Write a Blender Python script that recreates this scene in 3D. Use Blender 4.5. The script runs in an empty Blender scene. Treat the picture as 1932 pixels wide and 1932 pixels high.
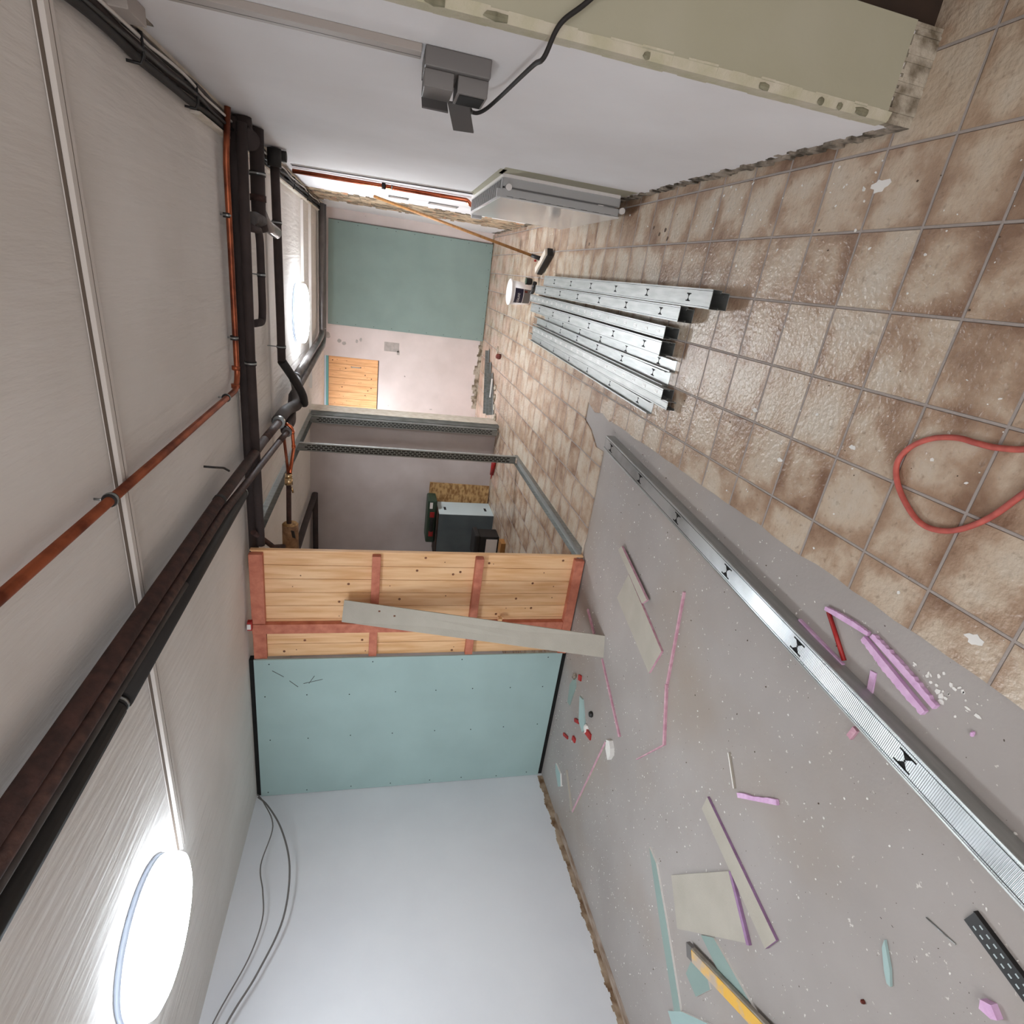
import bpy, bmesh, math, random
from mathutils import Vector, Matrix
random.seed(7)
sc = bpy.context.scene
col = sc.collection

# ------------------------------------------------------------------ camera, world, exposure
cd = bpy.data.cameras.new('camera'); cam = bpy.data.objects.new('camera', cd); col.objects.link(cam)
cd.sensor_width = 36.0; cd.lens = 36.0*1044.32/1932.0; cd.clip_start = 0.05
Rm = Matrix(((0.131970, 0.914788, 0.381767),
             (-0.206319, 0.402050, -0.892069),
             (-0.969544, 0.038961, 0.241797)))
cam.matrix_world = Matrix.Translation((-0.8197, -1.8744, 1.6164)) @ Rm.to_4x4()
sc.camera = cam
w = bpy.data.worlds.new('world'); sc.world = w; w.use_nodes = True
w.node_tree.nodes['Background'].inputs[0].default_value = (0.82, 0.80, 0.80, 1)
w.node_tree.nodes['Background'].inputs[1].default_value = 2.4
sc.view_settings.view_transform = 'Standard'; sc.view_settings.look = 'None'
sc.view_settings.exposure = 1.03; sc.view_settings.gamma = 1.0; sc.view_settings.use_curve_mapping = False
sc.cycles.max_bounces = 10; sc.cycles.diffuse_bounces = 6; sc.cycles.sample_clamp_indirect = 6
LAMP_NEAR = 19.0; LAMP_FAR = 43.0; LAMP_HIDDEN = 33.0; FILL_LAMP_BACK = 9.0

# ------------------------------------------------------------------ materials
def lin(c):
    return tuple(((v/255)/12.92 if v/255 <= 0.04045 else ((v/255+0.055)/1.055)**2.4) for v in c)
def mat(name, rgb, rough=0.7, metal=0.0, rgb2=None, nscale=4.0, detail=6.0, lo=0.35, hi=0.65, bump=0.0, bscale=40.0,
        stretch=(1,1,1), spec=0.5, emit=None, estr=0.0, speck=None, speckscale=60.0, speckt=0.72, bstretch=None, trans=0.0):
    m = bpy.data.materials.new(name); m.use_nodes = True
    nt = m.node_tree; N = nt.nodes; L = nt.links
    b = N['Principled BSDF']
    b.inputs['Base Color'].default_value = (*lin(rgb), 1)
    b.inputs['Roughness'].default_value = rough; b.inputs['Metallic'].default_value = metal
    b.inputs['Specular IOR Level'].default_value = spec
    if trans: b.inputs['Transmission Weight'].default_value = trans
    tc = N.new('ShaderNodeTexCoord')
    mp = N.new('ShaderNodeMapping'); mp.inputs['Scale'].default_value = stretch
    L.new(tc.outputs['Object'], mp.inputs['Vector'])
    last = None
    if rgb2:
        n = N.new('ShaderNodeTexNoise'); n.inputs['Scale'].default_value = nscale; n.inputs['Detail'].default_value = detail
        L.new(mp.outputs[0], n.inputs['Vector'])
        r = N.new('ShaderNodeMapRange'); r.inputs['From Min'].default_value = lo; r.inputs['From Max'].default_value = hi
        L.new(n.outputs['Fac'], r.inputs['Value'])
        x = N.new('ShaderNodeMix'); x.data_type = 'RGBA'
        x.inputs[6].default_value = (*lin(rgb), 1); x.inputs[7].default_value = (*lin(rgb2), 1)
        L.new(r.outputs[0], x.inputs[0]); last = x.outputs[2]
    if speck:
        n = N.new('ShaderNodeTexNoise'); n.inputs['Scale'].default_value = speckscale; n.inputs['Detail'].default_value = 3
        L.new(tc.outputs['Object'], n.inputs['Vector'])
        r = N.new('ShaderNodeMapRange'); r.inputs['From Min'].default_value = speckt; r.inputs['From Max'].default_value = speckt+0.03
        L.new(n.outputs['Fac'], r.inputs['Value'])
        x = N.new('ShaderNodeMix'); x.data_type = 'RGBA'
        if last: L.new(last, x.inputs[6])
        else: x.inputs[6].default_value = (*lin(rgb), 1)
        x.inputs[7].default_value = (*lin(speck), 1)
        L.new(r.outputs[0], x.inputs[0]); last = x.outputs[2]
    if last: L.new(last, b.inputs['Base Color'])
    if bump:
        n = N.new('ShaderNodeTexNoise'); n.inputs['Scale'].default_value = bscale; n.inputs['Detail'].default_value = 5
        mp2 = N.new('ShaderNodeMapping'); mp2.inputs['Scale'].default_value = bstretch or stretch
        L.new(tc.outputs['Object'], mp2.inputs['Vector']); L.new(mp2.outputs[0], n.inputs['Vector'])
        bp = N.new('ShaderNodeBump'); bp.inputs['Strength'].default_value = bump; bp.inputs['Distance'].default_value = 0.01
        L.new(n.outputs['Fac'], bp.inputs['Height']); L.new(bp.outputs[0], b.inputs['Normal'])
    if emit:
        b.inputs['Emission Color'].default_value = (*emit, 1); b.inputs['Emission Strength'].default_value = estr
    return m

M = {}
M['white_wall'] = mat('white_wall', (230,228,229), 0.85, rgb2=(222,219,219), nscale=1.6, bump=0.12, bscale=14)
M['left_white'] = mat('left_white', (226,228,232), 0.85, rgb2=(217,219,224), nscale=1.3, bump=0.1, bscale=14)
M['pink_wall'] = mat('pink_wall', (226,214,210), 0.85, rgb2=(214,202,197), nscale=2.5, bump=0.1, bscale=18, speck=(150,140,135), speckscale=9, speckt=0.74)
M['grey_wall'] = mat('grey_wall', (200,192,190), 0.9, rgb2=(184,174,171), nscale=1.8, bump=0.15, bscale=20, speck=(110,95,90), speckscale=11, speckt=0.76)
M['dark_wall'] = mat('dark_wall', (186,182,176), 0.9, rgb2=(176,170,164))
M['green_paint'] = mat('green_paint', (172,168,148), 0.6, rgb2=(166,162,140), nscale=3, bump=0.08, bscale=30, speck=(112,112,88), speckscale=16, speckt=0.77)
M['beige_bead'] = mat('beige_bead', (194,186,168), 0.8, rgb2=(178,172,146), nscale=14, bump=0.4, bscale=50)
M['mortar'] = mat('mortar', (158,146,132), 0.95, rgb2=(70,62,50), nscale=16, lo=0.42, hi=0.6, bump=1.0, bscale=45)
M['chip_olive'] = mat('chip_olive', (138,134,112), 0.9, rgb2=(112,108,88), nscale=30, bump=0.3)
M['mortar_brown'] = mat('mortar_brown', (176,156,134), 0.95, rgb2=(112,84,58), nscale=9, lo=0.4, hi=0.65, bump=0.8, bscale=40)
M['mortar_light'] = mat('mortar_light', (184,174,158), 0.95, rgb2=(110,98,80), nscale=14, lo=0.42, hi=0.62, bump=1.0, bscale=40)
M['patch'] = mat('patch', (186,178,172), 0.9, rgb2=(170,162,156), nscale=20, bump=0.3)
M['teal_board'] = mat('teal_board', (165,190,188), 0.75, rgb2=(158,182,180), nscale=2.2, bump=0.05, bscale=60)
M['teal_far'] = mat('teal_far', (142,162,156), 0.8, rgb2=(135,155,149), nscale=2.5, bump=0.04, bscale=60)
M['board_grey'] = mat('board_grey', (178,172,160), 0.85, rgb2=(170,164,152), nscale=6, bump=0.15, bscale=120)
M['board_pink'] = mat('board_pink', (212,170,184), 0.9, rgb2=(192,142,158), nscale=30, bump=0.4, bscale=90)
M['foam_pink'] = mat('foam_pink', (222,186,220), 0.85, rgb2=(208,166,206), nscale=26, bump=0.3, bscale=60)
M['foam_purple'] = mat('foam_purple', (160,128,166), 0.85, rgb2=(146,112,146), nscale=26, bump=0.3, bscale=60)
M['red_plastic'] = mat('red_plastic', (176,40,38), 0.45, rgb2=(150,30,30), nscale=12)
M['red_hose'] = mat('red_hose', (196,96,84), 0.6, rgb2=(164,74,66), nscale=22, bump=0.2, bscale=60)
M['black'] = mat('black', (26,24,24), 0.5)
M['black_rubber'] = mat('black_rubber', (34,31,30), 0.7)
M['dark_slot'] = mat('dark_slot', (16,15,14), 0.9)
M['insulation'] = mat('insulation', (58,46,44), 0.8, rgb2=(46,36,34), nscale=8, bump=0.1)
M['insul_grey'] = mat('insul_grey', (84,78,76), 0.75, rgb2=(66,60,58), nscale=10, bump=0.1)
M['rust'] = mat('rust', (70,44,38), 0.75, metal=0.1, rgb2=(46,28,24), nscale=22, bump=0.3, bscale=60)
M['rust_pipe'] = mat('rust_pipe', (80,54,46), 0.65, metal=0.15, rgb2=(50,32,28), nscale=26, bump=0.3, bscale=50)
M['grey_pipe'] = mat('grey_pipe', (118,114,112), 0.35, metal=0.5, rgb2=(96,92,90), nscale=6)
M['copper'] = mat('copper', (166,92,62), 0.38, metal=0.75, rgb2=(112,58,40), nscale=7, stretch=(1,1,1), lo=0.4, hi=0.6)
M['copper_bright'] = mat('copper_bright', (214,120,84), 0.22, metal=0.95, rgb2=(176,86,56), nscale=9)
M['brass'] = mat('brass', (206,180,140), 0.25, metal=0.95)
M['steel'] = mat('steel', (182,184,182), 0.45, metal=0.68, rgb2=(164,166,164), nscale=5, stretch=(8,1,8), bump=0.03, bscale=30)
M['steel_dull'] = mat('steel_dull', (150,152,150), 0.45, metal=0.8, rgb2=(126,128,124), nscale=9, stretch=(6,6,1))
M['zinc'] = mat('zinc', (160,164,164), 0.3, metal=0.9)
M['aluminium'] = mat('aluminium', (168,160,148), 0.4, metal=0.5, rgb2=(130,122,112), nscale=12)
M['pine'] = mat('pine', (240,198,152), 0.6, rgb2=(220,168,116), nscale=3.2, stretch=(9,9,0.8), lo=0.4, hi=0.68, bump=0.06, bscale=10)
M['pine_hatch'] = mat('pine_hatch', (238,186,132), 0.6, rgb2=(216,158,104), nscale=4, stretch=(9,9,1.0), lo=0.4, hi=0.7, bump=0.05)
M['knot'] = mat('knot', (138,88,58), 0.7, rgb2=(96,56,36), nscale=60)
M['red_batten'] = mat('red_batten', (206,130,104), 0.7, rgb2=(176,98,76), nscale=5, lo=0.35, hi=0.7, stretch=(3,3,3), bump=0.08, bscale=30)
M['osb'] = mat('osb', (190,154,104), 0.8, rgb2=(136,98,56), nscale=13, stretch=(1,1,2.2), lo=0.42, hi=0.6, bump=0.3, bscale=40)
M['cork_handle'] = mat('cork_handle', (164,116,62), 0.55, rgb2=(140,94,48), nscale=12, stretch=(1,1,4))
M['yellow'] = mat('yellow', (226,176,70), 0.5, rgb2=(186,168,150), nscale=14, lo=0.45, hi=0.62, bump=0.1)
M['white_plastic'] = mat('white_plastic', (236,232,230), 0.35)
M['radiator_white'] = mat('radiator_white', (222,220,218), 0.12, spec=0.7)
M['radiator_rib'] = mat('radiator_rib', (178,178,178), 0.35)
M['grey_plastic'] = mat('grey_plastic', (108,104,102), 0.5)
M['grey_plastic2'] = mat('grey_plastic2', (82,78,76), 0.5)
M['trunk_grey'] = mat('trunk_grey', (166,157,150), 0.6)
M['duct_white'] = mat('duct_white', (208,201,195), 0.7)
M['seam'] = mat('seam', (96,84,74), 0.9)
M['wood_white'] = mat('wood_white', (214,206,194), 0.8, rgb2=(196,186,170), nscale=14)
M['plank_brown'] = mat('plank_brown', (182,168,156), 0.8, rgb2=(140,118,100), nscale=8, stretch=(6,1,6), bump=0.2)
M['navy'] = mat('navy', (32,28,52), 0.4)
M['green_box'] = mat('green_box', (42,60,46), 0.5)
M['box_grey'] = mat('box_grey', (92,102,106), 0.75, rgb2=(80,90,94), nscale=4)
M['box_light'] = mat('box_light', (186,198,200), 0.7)  # crate side coloured as lit; also slots of the black strip
M['cream_tube'] = mat('cream_tube', (166,132,100), 0.75, rgb2=(120,90,66), nscale=20)
M['blue'] = mat('blue', (40,64,120), 0.5)
M['brown_dark'] = mat('brown_dark', (58,40,28), 0.7, rgb2=(40,28,20), nscale=6)
M['stone_red'] = mat('stone_red', (120,50,36), 0.8, rgb2=(80,30,22), nscale=30)
M['chip_white'] = mat('chip_white', (226,224,220), 0.85)
M['chip_dark'] = mat('chip_dark', (88,72,60), 0.9)
M['teal_edge'] = mat('teal_edge', (110,170,168), 0.7)
M['sky_blue'] = mat('sky_blue', (206,218,232), 0.7)
M['plastic_wrap'] = mat('plastic_wrap', (150,140,136), 0.25, trans=0.4)
M['diffuser'] = mat('diffuser', (245,248,255), 0.5, emit=(0.88, 0.95, 1.0), estr=LAMP_NEAR)
M['diffuser_far'] = mat('diffuser_far', (245,248,255), 0.5, emit=(0.92, 0.96, 1.0), estr=LAMP_FAR)
M['diffuser_hid'] = mat('diffuser_hid', (245,248,255), 0.5, emit=(0.92, 0.96, 1.0), estr=LAMP_HIDDEN)
M['fill_diffuser_back'] = mat('fill_diffuser_back', (245,248,255), 0.5, emit=(0.92, 0.96, 1.0), estr=FILL_LAMP_BACK)
M['lamp_rim'] = mat('lamp_rim', (196,208,226), 0.5)
M['rim_near'] = mat('rim_near', (230,235,245), 0.5, emit=(0.80,0.90,1.0), estr=10.0)
M['rim_far'] = mat('rim_far', (230,235,245), 0.5, emit=(0.86,0.93,1.0), estr=26.0)

def ceiling_mat():
    m = mat('ceiling_paint', (222,217,212), 0.9, rgb2=(212,206,200), nscale=1.7)
    nt = m.node_tree; N = nt.nodes; L = nt.links; b = N['Principled BSDF']
    tc = N.new('ShaderNodeTexCoord')
    def seam(scale, width, warp):
        sep = N.new('ShaderNodeSeparateXYZ'); L.new(tc.outputs['Object'], sep.inputs[0])
        nz = N.new('ShaderNodeTexNoise'); nz.inputs['Scale'].default_value = 3.5; nz.inputs['Detail'].default_value = 8
        L.new(tc.outputs['Object'], nz.inputs['Vector'])
        a = N.new('ShaderNodeMath'); a.operation = 'MULTIPLY_ADD'; a.inputs[1].default_value = warp
        L.new(nz.outputs['Fac'], a.inputs[0]); L.new(sep.outputs[0], a.inputs[2])
        d = N.new('ShaderNodeMath'); d.operation = 'DIVIDE'; d.inputs[1].default_value = scale; L.new(a.outputs[0], d.inputs[0])
        f = N.new('ShaderNodeMath'); f.operation = 'FRACT'; L.new(d.outputs[0], f.inputs[0])
        return f.outputs[0]
    f = seam(0.125, 0.02, 0.02)
    r = N.new('ShaderNodeMapRange'); r.inputs['From Min'].default_value = 0.0; r.inputs['From Max'].default_value = 0.12; L.new(f, r.inputs['Value'])
    nz = N.new('ShaderNodeTexNoise'); nz.inputs['Scale'].default_value = 9; nz.inputs['Detail'].default_value = 7
    mp = N.new('ShaderNodeMapping'); mp.inputs['Scale'].default_value = (4, 0.6, 1); L.new(tc.outputs['Object'], mp.inputs['Vector']); L.new(mp.outputs[0], nz.inputs['Vector'])
    ad = N.new('ShaderNodeMath'); ad.operation = 'ADD'
    mu = N.new('ShaderNodeMath'); mu.operation = 'MULTIPLY'; mu.inputs[1].default_value = 0.35; L.new(r.outputs[0], mu.inputs[0])
    L.new(mu.outputs[0], ad.inputs[0]); L.new(nz.outputs['Fac'], ad.inputs[1])
    bp = N.new('ShaderNodeBump'); bp.inputs['Strength'].default_value = 0.5; bp.inputs['Distance'].default_value = 0.012
    L.new(ad.outputs[0], bp.inputs['Height']); L.new(bp.outputs[0], b.inputs['Normal'])
    return m
M['ceiling'] = ceiling_mat()

def concrete_mat():
    m = mat('concrete', (168,162,158), 0.75, rgb2=(153,146,142), nscale=1.4, lo=0.3, hi=0.7, speck=(206,202,196), speckscale=46, speckt=0.70, bump=0.1, bscale=60)
    nt = m.node_tree; N = nt.nodes; L = nt.links; b = N['Principled BSDF']
    src = b.inputs['Base Color'].links[0].from_socket
    tc = N.new('ShaderNodeTexCoord')
    n = N.new('ShaderNodeTexNoise'); n.inputs['Scale'].default_value = 0.9; n.inputs['Detail'].default_value = 4
    L.new(tc.outputs['Object'], n.inputs['Vector'])
    r = N.new('ShaderNodeMapRange'); r.inputs['From Min'].default_value = 0.5; r.inputs['From Max'].default_value = 0.75; r.inputs['To Max'].default_value = 0.6
    L.new(n.outputs['Fac'], r.inputs['Value'])
    x = N.new('ShaderNodeMix'); x.data_type = 'RGBA'; x.inputs[7].default_value = (*lin((150,132,114)), 1)
    L.new(src, x.inputs[6]); L.new(r.outputs[0], x.inputs[0])
    n2 = N.new('ShaderNodeTexNoise'); n2.inputs['Scale'].default_value = 75; n2.inputs['Detail'].default_value = 2
    mp = N.new('ShaderNodeMapping'); mp.inputs['Location'].default_value = (5,3,1); L.new(tc.outputs['Object'], mp.inputs[0]); L.new(mp.outputs[0], n2.inputs['Vector'])
    r2 = N.new('ShaderNodeMapRange'); r2.inputs['From Min'].default_value = 0.75; r2.inputs['From Max'].default_value = 0.77
    L.new(n2.outputs['Fac'], r2.inputs['Value'])
    x2 = N.new('ShaderNodeMix'); x2.data_type = 'RGBA'; x2.inputs[7].default_value = (*lin((80,70,62)), 1)
    L.new(x.outputs[2], x2.inputs[6]); L.new(r2.outputs[0], x2.inputs[0])
    L.new(x2.outputs[2], b.inputs['Base Color'])
    return m
M['concrete'] = concrete_mat()

def tile_mat():
    m = bpy.data.materials.new('floor_tile'); m.use_nodes = True
    nt = m.node_tree; N = nt.nodes; L = nt.links; b = N['Principled BSDF']
    tc = N.new('ShaderNodeTexCoord')
    def math_(op, a, v=None, c=None):
        n = N.new('ShaderNodeMath'); n.operation = op
        L.new(a, n.inputs[0])
        if v is not None:
            if isinstance(v, float): n.inputs[1].default_value = v
            else: L.new(v, n.inputs[1])
        return n.outputs[0]
    sep = N.new('ShaderNodeSeparateXYZ'); L.new(tc.outputs['Object'], sep.inputs[0])
    T = 0.25
    ux = math_('DIVIDE', sep.outputs[0], T); uy = math_('DIVIDE', sep.outputs[1], T)
    fx = math_('FRACT', ux); fy = math_('FRACT', uy)
    cx = math_('FLOOR', ux); cy = math_('FLOOR', uy)
    def edge(f):
        a = math_('SUBTRACT', f, 0.5); a = math_('ABSOLUTE', a)
        return a   # 0 centre .. 0.5 edge
    ex, ey = edge(fx), edge(fy)
    mx = math_('MAXIMUM', ex, ey)
    grout = N.new('ShaderNodeMapRange'); grout.inputs['From Min'].default_value = 0.477; grout.inputs['From Max'].default_value = 0.486
    L.new(mx, grout.inputs['Value'])
    cmb = N.new('ShaderNodeCombineXYZ'); L.new(cx, cmb.inputs[0]); L.new(cy, cmb.inputs[1])
    wn = N.new('ShaderNodeTexWhiteNoise'); wn.noise_dimensions = '3D'; L.new(cmb.outputs[0], wn.inputs['Vector'])
    # per tile offset of the burnt pattern
    va = N.new('ShaderNodeVectorMath'); va.operation = 'MULTIPLY_ADD'; va.inputs[1].default_value = (11, 7, 5)
    L.new(wn.outputs['Color'], va.inputs[0]); L.new(tc.outputs['Object'], va.inputs[2])
    n1 = N.new('ShaderNodeTexNoise'); n1.inputs['Scale'].default_value = 5.5; n1.inputs['Detail'].default_value = 7; n1.inputs['Roughness'].default_value = 0.55
    L.new(va.outputs[0], n1.inputs['Vector'])
    # edges darker: burnt rim
    rim = N.new('ShaderNodeMapRange'); rim.inputs['From Min'].default_value = 0.26; rim.inputs['From Max'].default_value = 0.5; rim.inputs['To Max'].default_value = 0.15
    L.new(mx, rim.inputs['Value'])
    s = math_('ADD', n1.outputs['Fac'], rim.outputs[0])
    wv = math_('MULTIPLY', wn.outputs['Value'], 0.18)
    s = math_('ADD', s, wv)
    ramp = N.new('ShaderNodeValToRGB'); L.new(s, ramp.inputs[0])
    e = ramp.color_ramp.elements
    e[0].position = 0.42; e[0].color = (*lin((198,186,170)), 1)
    e[1].position = 0.88; e[1].color = (*lin((128,98,78)), 1)
    k = e.new(0.58); k.color = (*lin((190,172,152)), 1)
    k = e.new(0.70); k.color = (*lin((166,140,118)), 1)
    n3 = N.new('ShaderNodeTexNoise'); n3.inputs['Scale'].default_value = 42; n3.inputs['Detail'].default_value = 4
    L.new(tc.outputs['Object'], n3.inputs['Vector'])
    r3 = N.new('ShaderNodeMapRange'); r3.inputs['From Min'].default_value = 0.60; r3.inputs['From Max'].default_value = 0.72; r3.inputs['To Max'].default_value = 0.35
    L.new(n3.outputs['Fac'], r3.inputs['Value'])
    x0 = N.new('ShaderNodeMix'); x0.data_type = 'RGBA'; x0.inputs[7].default_value = (*lin((92,72,56)), 1)
    L.new(ramp.outputs[0], x0.inputs[6]); L.new(r3.outputs[0], x0.inputs[0])
    # reddish smears on the far floor (dried red wash), shape of its own
    ny = N.new('ShaderNodeTexNoise'); ny.inputs['Scale'].default_value = 2.6; ny.inputs['Detail'].default_value = 8
    mp = N.new('ShaderNodeMapping'); mp.inputs['Scale'].default_value = (2.2, 0.7, 1); L.new(tc.outputs['Object'], mp.inputs[0]); L.new(mp.outputs[0], ny.inputs['Vector'])
    gy = N.new('ShaderNodeMapRange'); gy.inputs['From Min'].default_value = 4.0; gy.inputs['From Max'].default_value = 6.5; gy.inputs['To Max'].default_value = 0.3; L.new(sep.outputs[1], gy.inputs['Value'])
    ry = math_('ADD', ny.outputs['Fac'], gy.outputs[0])
    rr = N.new('ShaderNodeMapRange'); rr.inputs['From Min'].default_value = 0.66; rr.inputs['From Max'].default_value = 0.9; rr.inputs['To Max'].default_value = 0.55; L.new(ry, rr.inputs['Value'])
    x1 = N.new('ShaderNodeMix'); x1.data_type = 'RGBA'; x1.inputs[7].default_value = (*lin((222,182,164)), 1)
    L.new(x0.outputs[2], x1.inputs[6]); L.new(rr.outputs[0], x1.inputs[0])
    # dusty film
    nd = N.new('ShaderNodeTexNoise'); nd.inputs['Scale'].default_value = 1.1; nd.inputs['Detail'].default_value = 6; L.new(tc.outputs['Object'], nd.inputs['Vector'])
    rd = N.new('ShaderNodeMapRange'); rd.inputs['From Min'].default_value = 0.4; rd.inputs['From Max'].default_value = 0.75; rd.inputs['To Max'].default_value = 0.35; L.new(nd.outputs['Fac'], rd.inputs['Value'])
    x2 = N.new('ShaderNodeMix'); x2.data_type = 'RGBA'; x2.inputs[7].default_value = (*lin((190,172,152)), 1)
    L.new(x1.outputs[2], x2.inputs[6]); L.new(rd.outputs[0], x2.inputs[0])
    # grout
    x3 = N.new('ShaderNodeMix'); x3.data_type = 'RGBA'; x3.inputs[7].default_value = (*lin((160,150,144)), 1)
    L.new(x2.outputs[2], x3.inputs[6]); L.new(grout.outputs[0], x3.inputs[0])
    L.new(x3.outputs[2], b.inputs['Base Color'])
    rg = N.new('ShaderNodeMapRange'); rg.inputs['To Min'].default_value = 0.27; rg.inputs['To Max'].default_value = 0.85
    L.new(grout.outputs[0], rg.inputs['Value']); L.new(rg.outputs[0], b.inputs['Roughness'])
    nb = N.new('ShaderNodeTexNoise'); nb.inputs['Scale'].default_value = 48; nb.inputs['Detail'].default_value = 5; L.new(tc.outputs['Object'], nb.inputs['Vector'])
    g2 = math_('MULTIPLY', grout.outputs[0], 1.2)
    hh = math_('SUBTRACT', nb.outputs['Fac'], g2)
    bp = N.new('ShaderNodeBump'); bp.inputs['Strength'].default_value = 0.8; bp.inputs['Distance'].default_value = 0.006
    L.new(hh, bp.inputs['Height']); L.new(bp.outputs[0], b.inputs['Normal'])
    return m
M['tile'] = tile_mat()

def brick_mat():
    m = mat('broken_brick', (192,170,142), 0.95, rgb2=(112,98,80), nscale=7, lo=0.4, hi=0.6, bump=1.0, bscale=14, speck=(196,146,112), speckscale=9, speckt=0.62)
    return m
M['brick'] = brick_mat()

def knurl_mat():
    m = mat('knurled_steel', (214,218,220), 0.3, metal=0.85, rgb2=(160,164,164), nscale=3, lo=0.45, hi=0.7)
    nt = m.node_tree; N = nt.nodes; L = nt.links; b = N['Principled BSDF']
    tc = N.new('ShaderNodeTexCoord')
    wv = N.new('ShaderNodeTexWave'); wv.bands_direction = 'Y'; wv.inputs['Scale'].default_value = 52; wv.inputs['Distortion'].default_value = 0
    L.new(tc.outputs['Object'], wv.inputs['Vector'])
    bp = N.new('ShaderNodeBump'); bp.inputs['Strength'].default_value = 0.6; bp.inputs['Distance'].default_value = 0.002
    L.new(wv.outputs['Fac'], bp.inputs['Height']); L.new(bp.outputs[0], b.inputs['Normal'])
    return m
M['knurl'] = knurl_mat()

# ------------------------------------------------------------------ mesh helpers
class MB:
    def __init__(s): s.v = []; s.f = []; s.m = []; s.s = []
    def add(s, vs, fs, mi=0, smooth=False):
        o = len(s.v); s.v += [tuple(v) for v in vs]
        for f in fs: s.f.append([i+o for i in f]); s.m.append(mi); s.s.append(smooth)
        return s
    def box(s, x0, x1, y0, y1, z0, z1, mi=0):
        v = [(x,y,z) for z in (z0,z1) for y in (y0,y1) for x in (x0,x1)]
        return s.add(v, [(0,2,3,1),(4,5,7,6),(0,1,5,4),(2,6,7,3),(0,4,6,2),(1,3,7,5)], mi)
    def obox(s, c, ax, ay, az, mi=0):
        c, ax, ay, az = Vector(c), Vector(ax), Vector(ay), Vector(az)
        v = [c+i*ax+j*ay+k*az for k in (-1,1) for j in (-1,1) for i in (-1,1)]
        return s.add(v, [(0,2,3,1),(4,5,7,6),(0,1,5,4),(2,6,7,3),(0,4,6,2),(1,3,7,5)], mi)
    def prism(s, poly, z0, z1, mi=0, side=None):
        n = len(poly)
        a = sum(poly[i][0]*poly[(i+1)%n][1]-poly[(i+1)%n][0]*poly[i][1] for i in range(n))
        if a < 0: poly = poly[::-1]
        f0 = z0 if callable(z0) else (lambda x,y: z0); f1 = z1 if callable(z1) else (lambda x,y: z1)
        v = [(p[0],p[1],f0(*p)) for p in poly]+[(p[0],p[1],f1(*p)) for p in poly]
        s.add(v, [list(range(n))[::-1], list(range(n,2*n))], mi)
        o = len(s.v)-2*n
        for i in range(n):
            s.f.append([o+i, o+(i+1)%n, o+n+(i+1)%n, o+n+i]); s.m.append(mi if side is None else side); s.s.append(False)
        return s
    def tube(s, pts, r, n=12, mi=0, cap=True):
        pts = [Vector(p) for p in pts]; rs = r if isinstance(r, (list,tuple)) else [r]*len(pts)
        T = []
        for i in range(len(pts)):
            a = pts[max(i-1,0)]; b = pts[min(i+1,len(pts)-1)]; T.append((b-a).normalized())
        u = T[0].orthogonal().normalized(); vs = []
        for i, p in enumerate(pts):
            t = T[i]; u = (u - u.dot(t)*t).normalized(); w_ = t.cross(u)
            for k in range(n):
                a = 2*math.pi*k/n; vs.append(p + rs[i]*(math.cos(a)*u + math.sin(a)*w_))
        fs = []
        for i in range(len(pts)-1):
            for k in range(n):
                fs.append((i*n+k, i*n+(k+1)%n, (i+1)*n+(k+1)%n, (i+1)*n+k))
        s.add(vs, fs, mi, True)
        if cap:
            o = len(s.v)-len(vs)
            s.f.append([o+k for k in range(n)][::-1]); s.m.append(mi); s.s.append(False)
            s.f.append([o+(len(pts)-1)*n+k for k in range(n)]); s.m.append(mi); s.s.append(False)
        return s
    def lathe(s, c, prof, n=32, mi=0):
        vs = []; fs = []
        for (r, z) in prof:
            for k in range(n):
                a = 2*math.pi*k/n; vs.append((c[0]+r*math.cos(a), c[1]+r*math.sin(a), c[2]+z))
        for i in range(len(prof)-1):
            for k in range(n): fs.append((i*n+k, i*n+(k+1)%n, (i+1)*n+(k+1)%n, (i+1)*n+k))
        fs.append(tuple(range(n))[::-1]); fs.append(tuple((len(prof)-1)*n+k for k in range(n)))
        return s.add(vs, fs, mi, True)
    def blob(s, c, sx, sy, sz, mi=0, seed=0, n=7):
        rnd = random.Random(seed); vs = []; fs = []
        for (f, zz) in ((0.75,-1),(1,0),(0.6,1)):
            for k in range(n):
                a = 2*math.pi*k/n; q = f*rnd.uniform(0.7,1.15)
                vs.append((c[0]+sx*q*math.cos(a), c[1]+sy*q*math.sin(a), c[2]+sz*zz*(1 if zz < 0 else rnd.uniform(0.7,1.1))))
        for i in range(2):
            for k in range(n): fs.append((i*n+k, i*n+(k+1)%n, (i+1)*n+(k+1)%n, (i+1)*n+k))
        fs.append(tuple(range(n))[::-1]); fs.append(tuple(2*n+k for k in range(n)))
        return s.add(vs, fs, mi)
    def build(s, name, mats, parent=None, bevel=0.0, mw=None):
        me = bpy.data.meshes.new(name); me.from_pydata(s.v, [], s.f); me.update()
        mats = mats if isinstance(mats, (list,tuple)) else [mats]
        for q in mats: me.materials.append(M[q])
        for p, mi, sm in zip(me.polygons, s.m, s.s): p.material_index = mi; p.use_smooth = sm
        bm = bmesh.new(); bm.from_mesh(me); bmesh.ops.recalc_face_normals(bm, faces=bm.faces); bm.to_mesh(me); bm.free()
        o = bpy.data.objects.new(name, me); col.objects.link(o)
        if parent: o.parent = parent
        if mw is not None: o.matrix_world = mw
        if bevel:
            b = o.modifiers.new('bevel', 'BEVEL'); b.width = bevel; b.segments = 2; b.limit_method = 'ANGLE'
        return o
def tag(o, label, cat, group=None, kind=None):
    if label: o['label'] = label
    if cat: o['category'] = cat
    if group: o['group'] = group
    if kind: o['kind'] = kind
    return o
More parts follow.
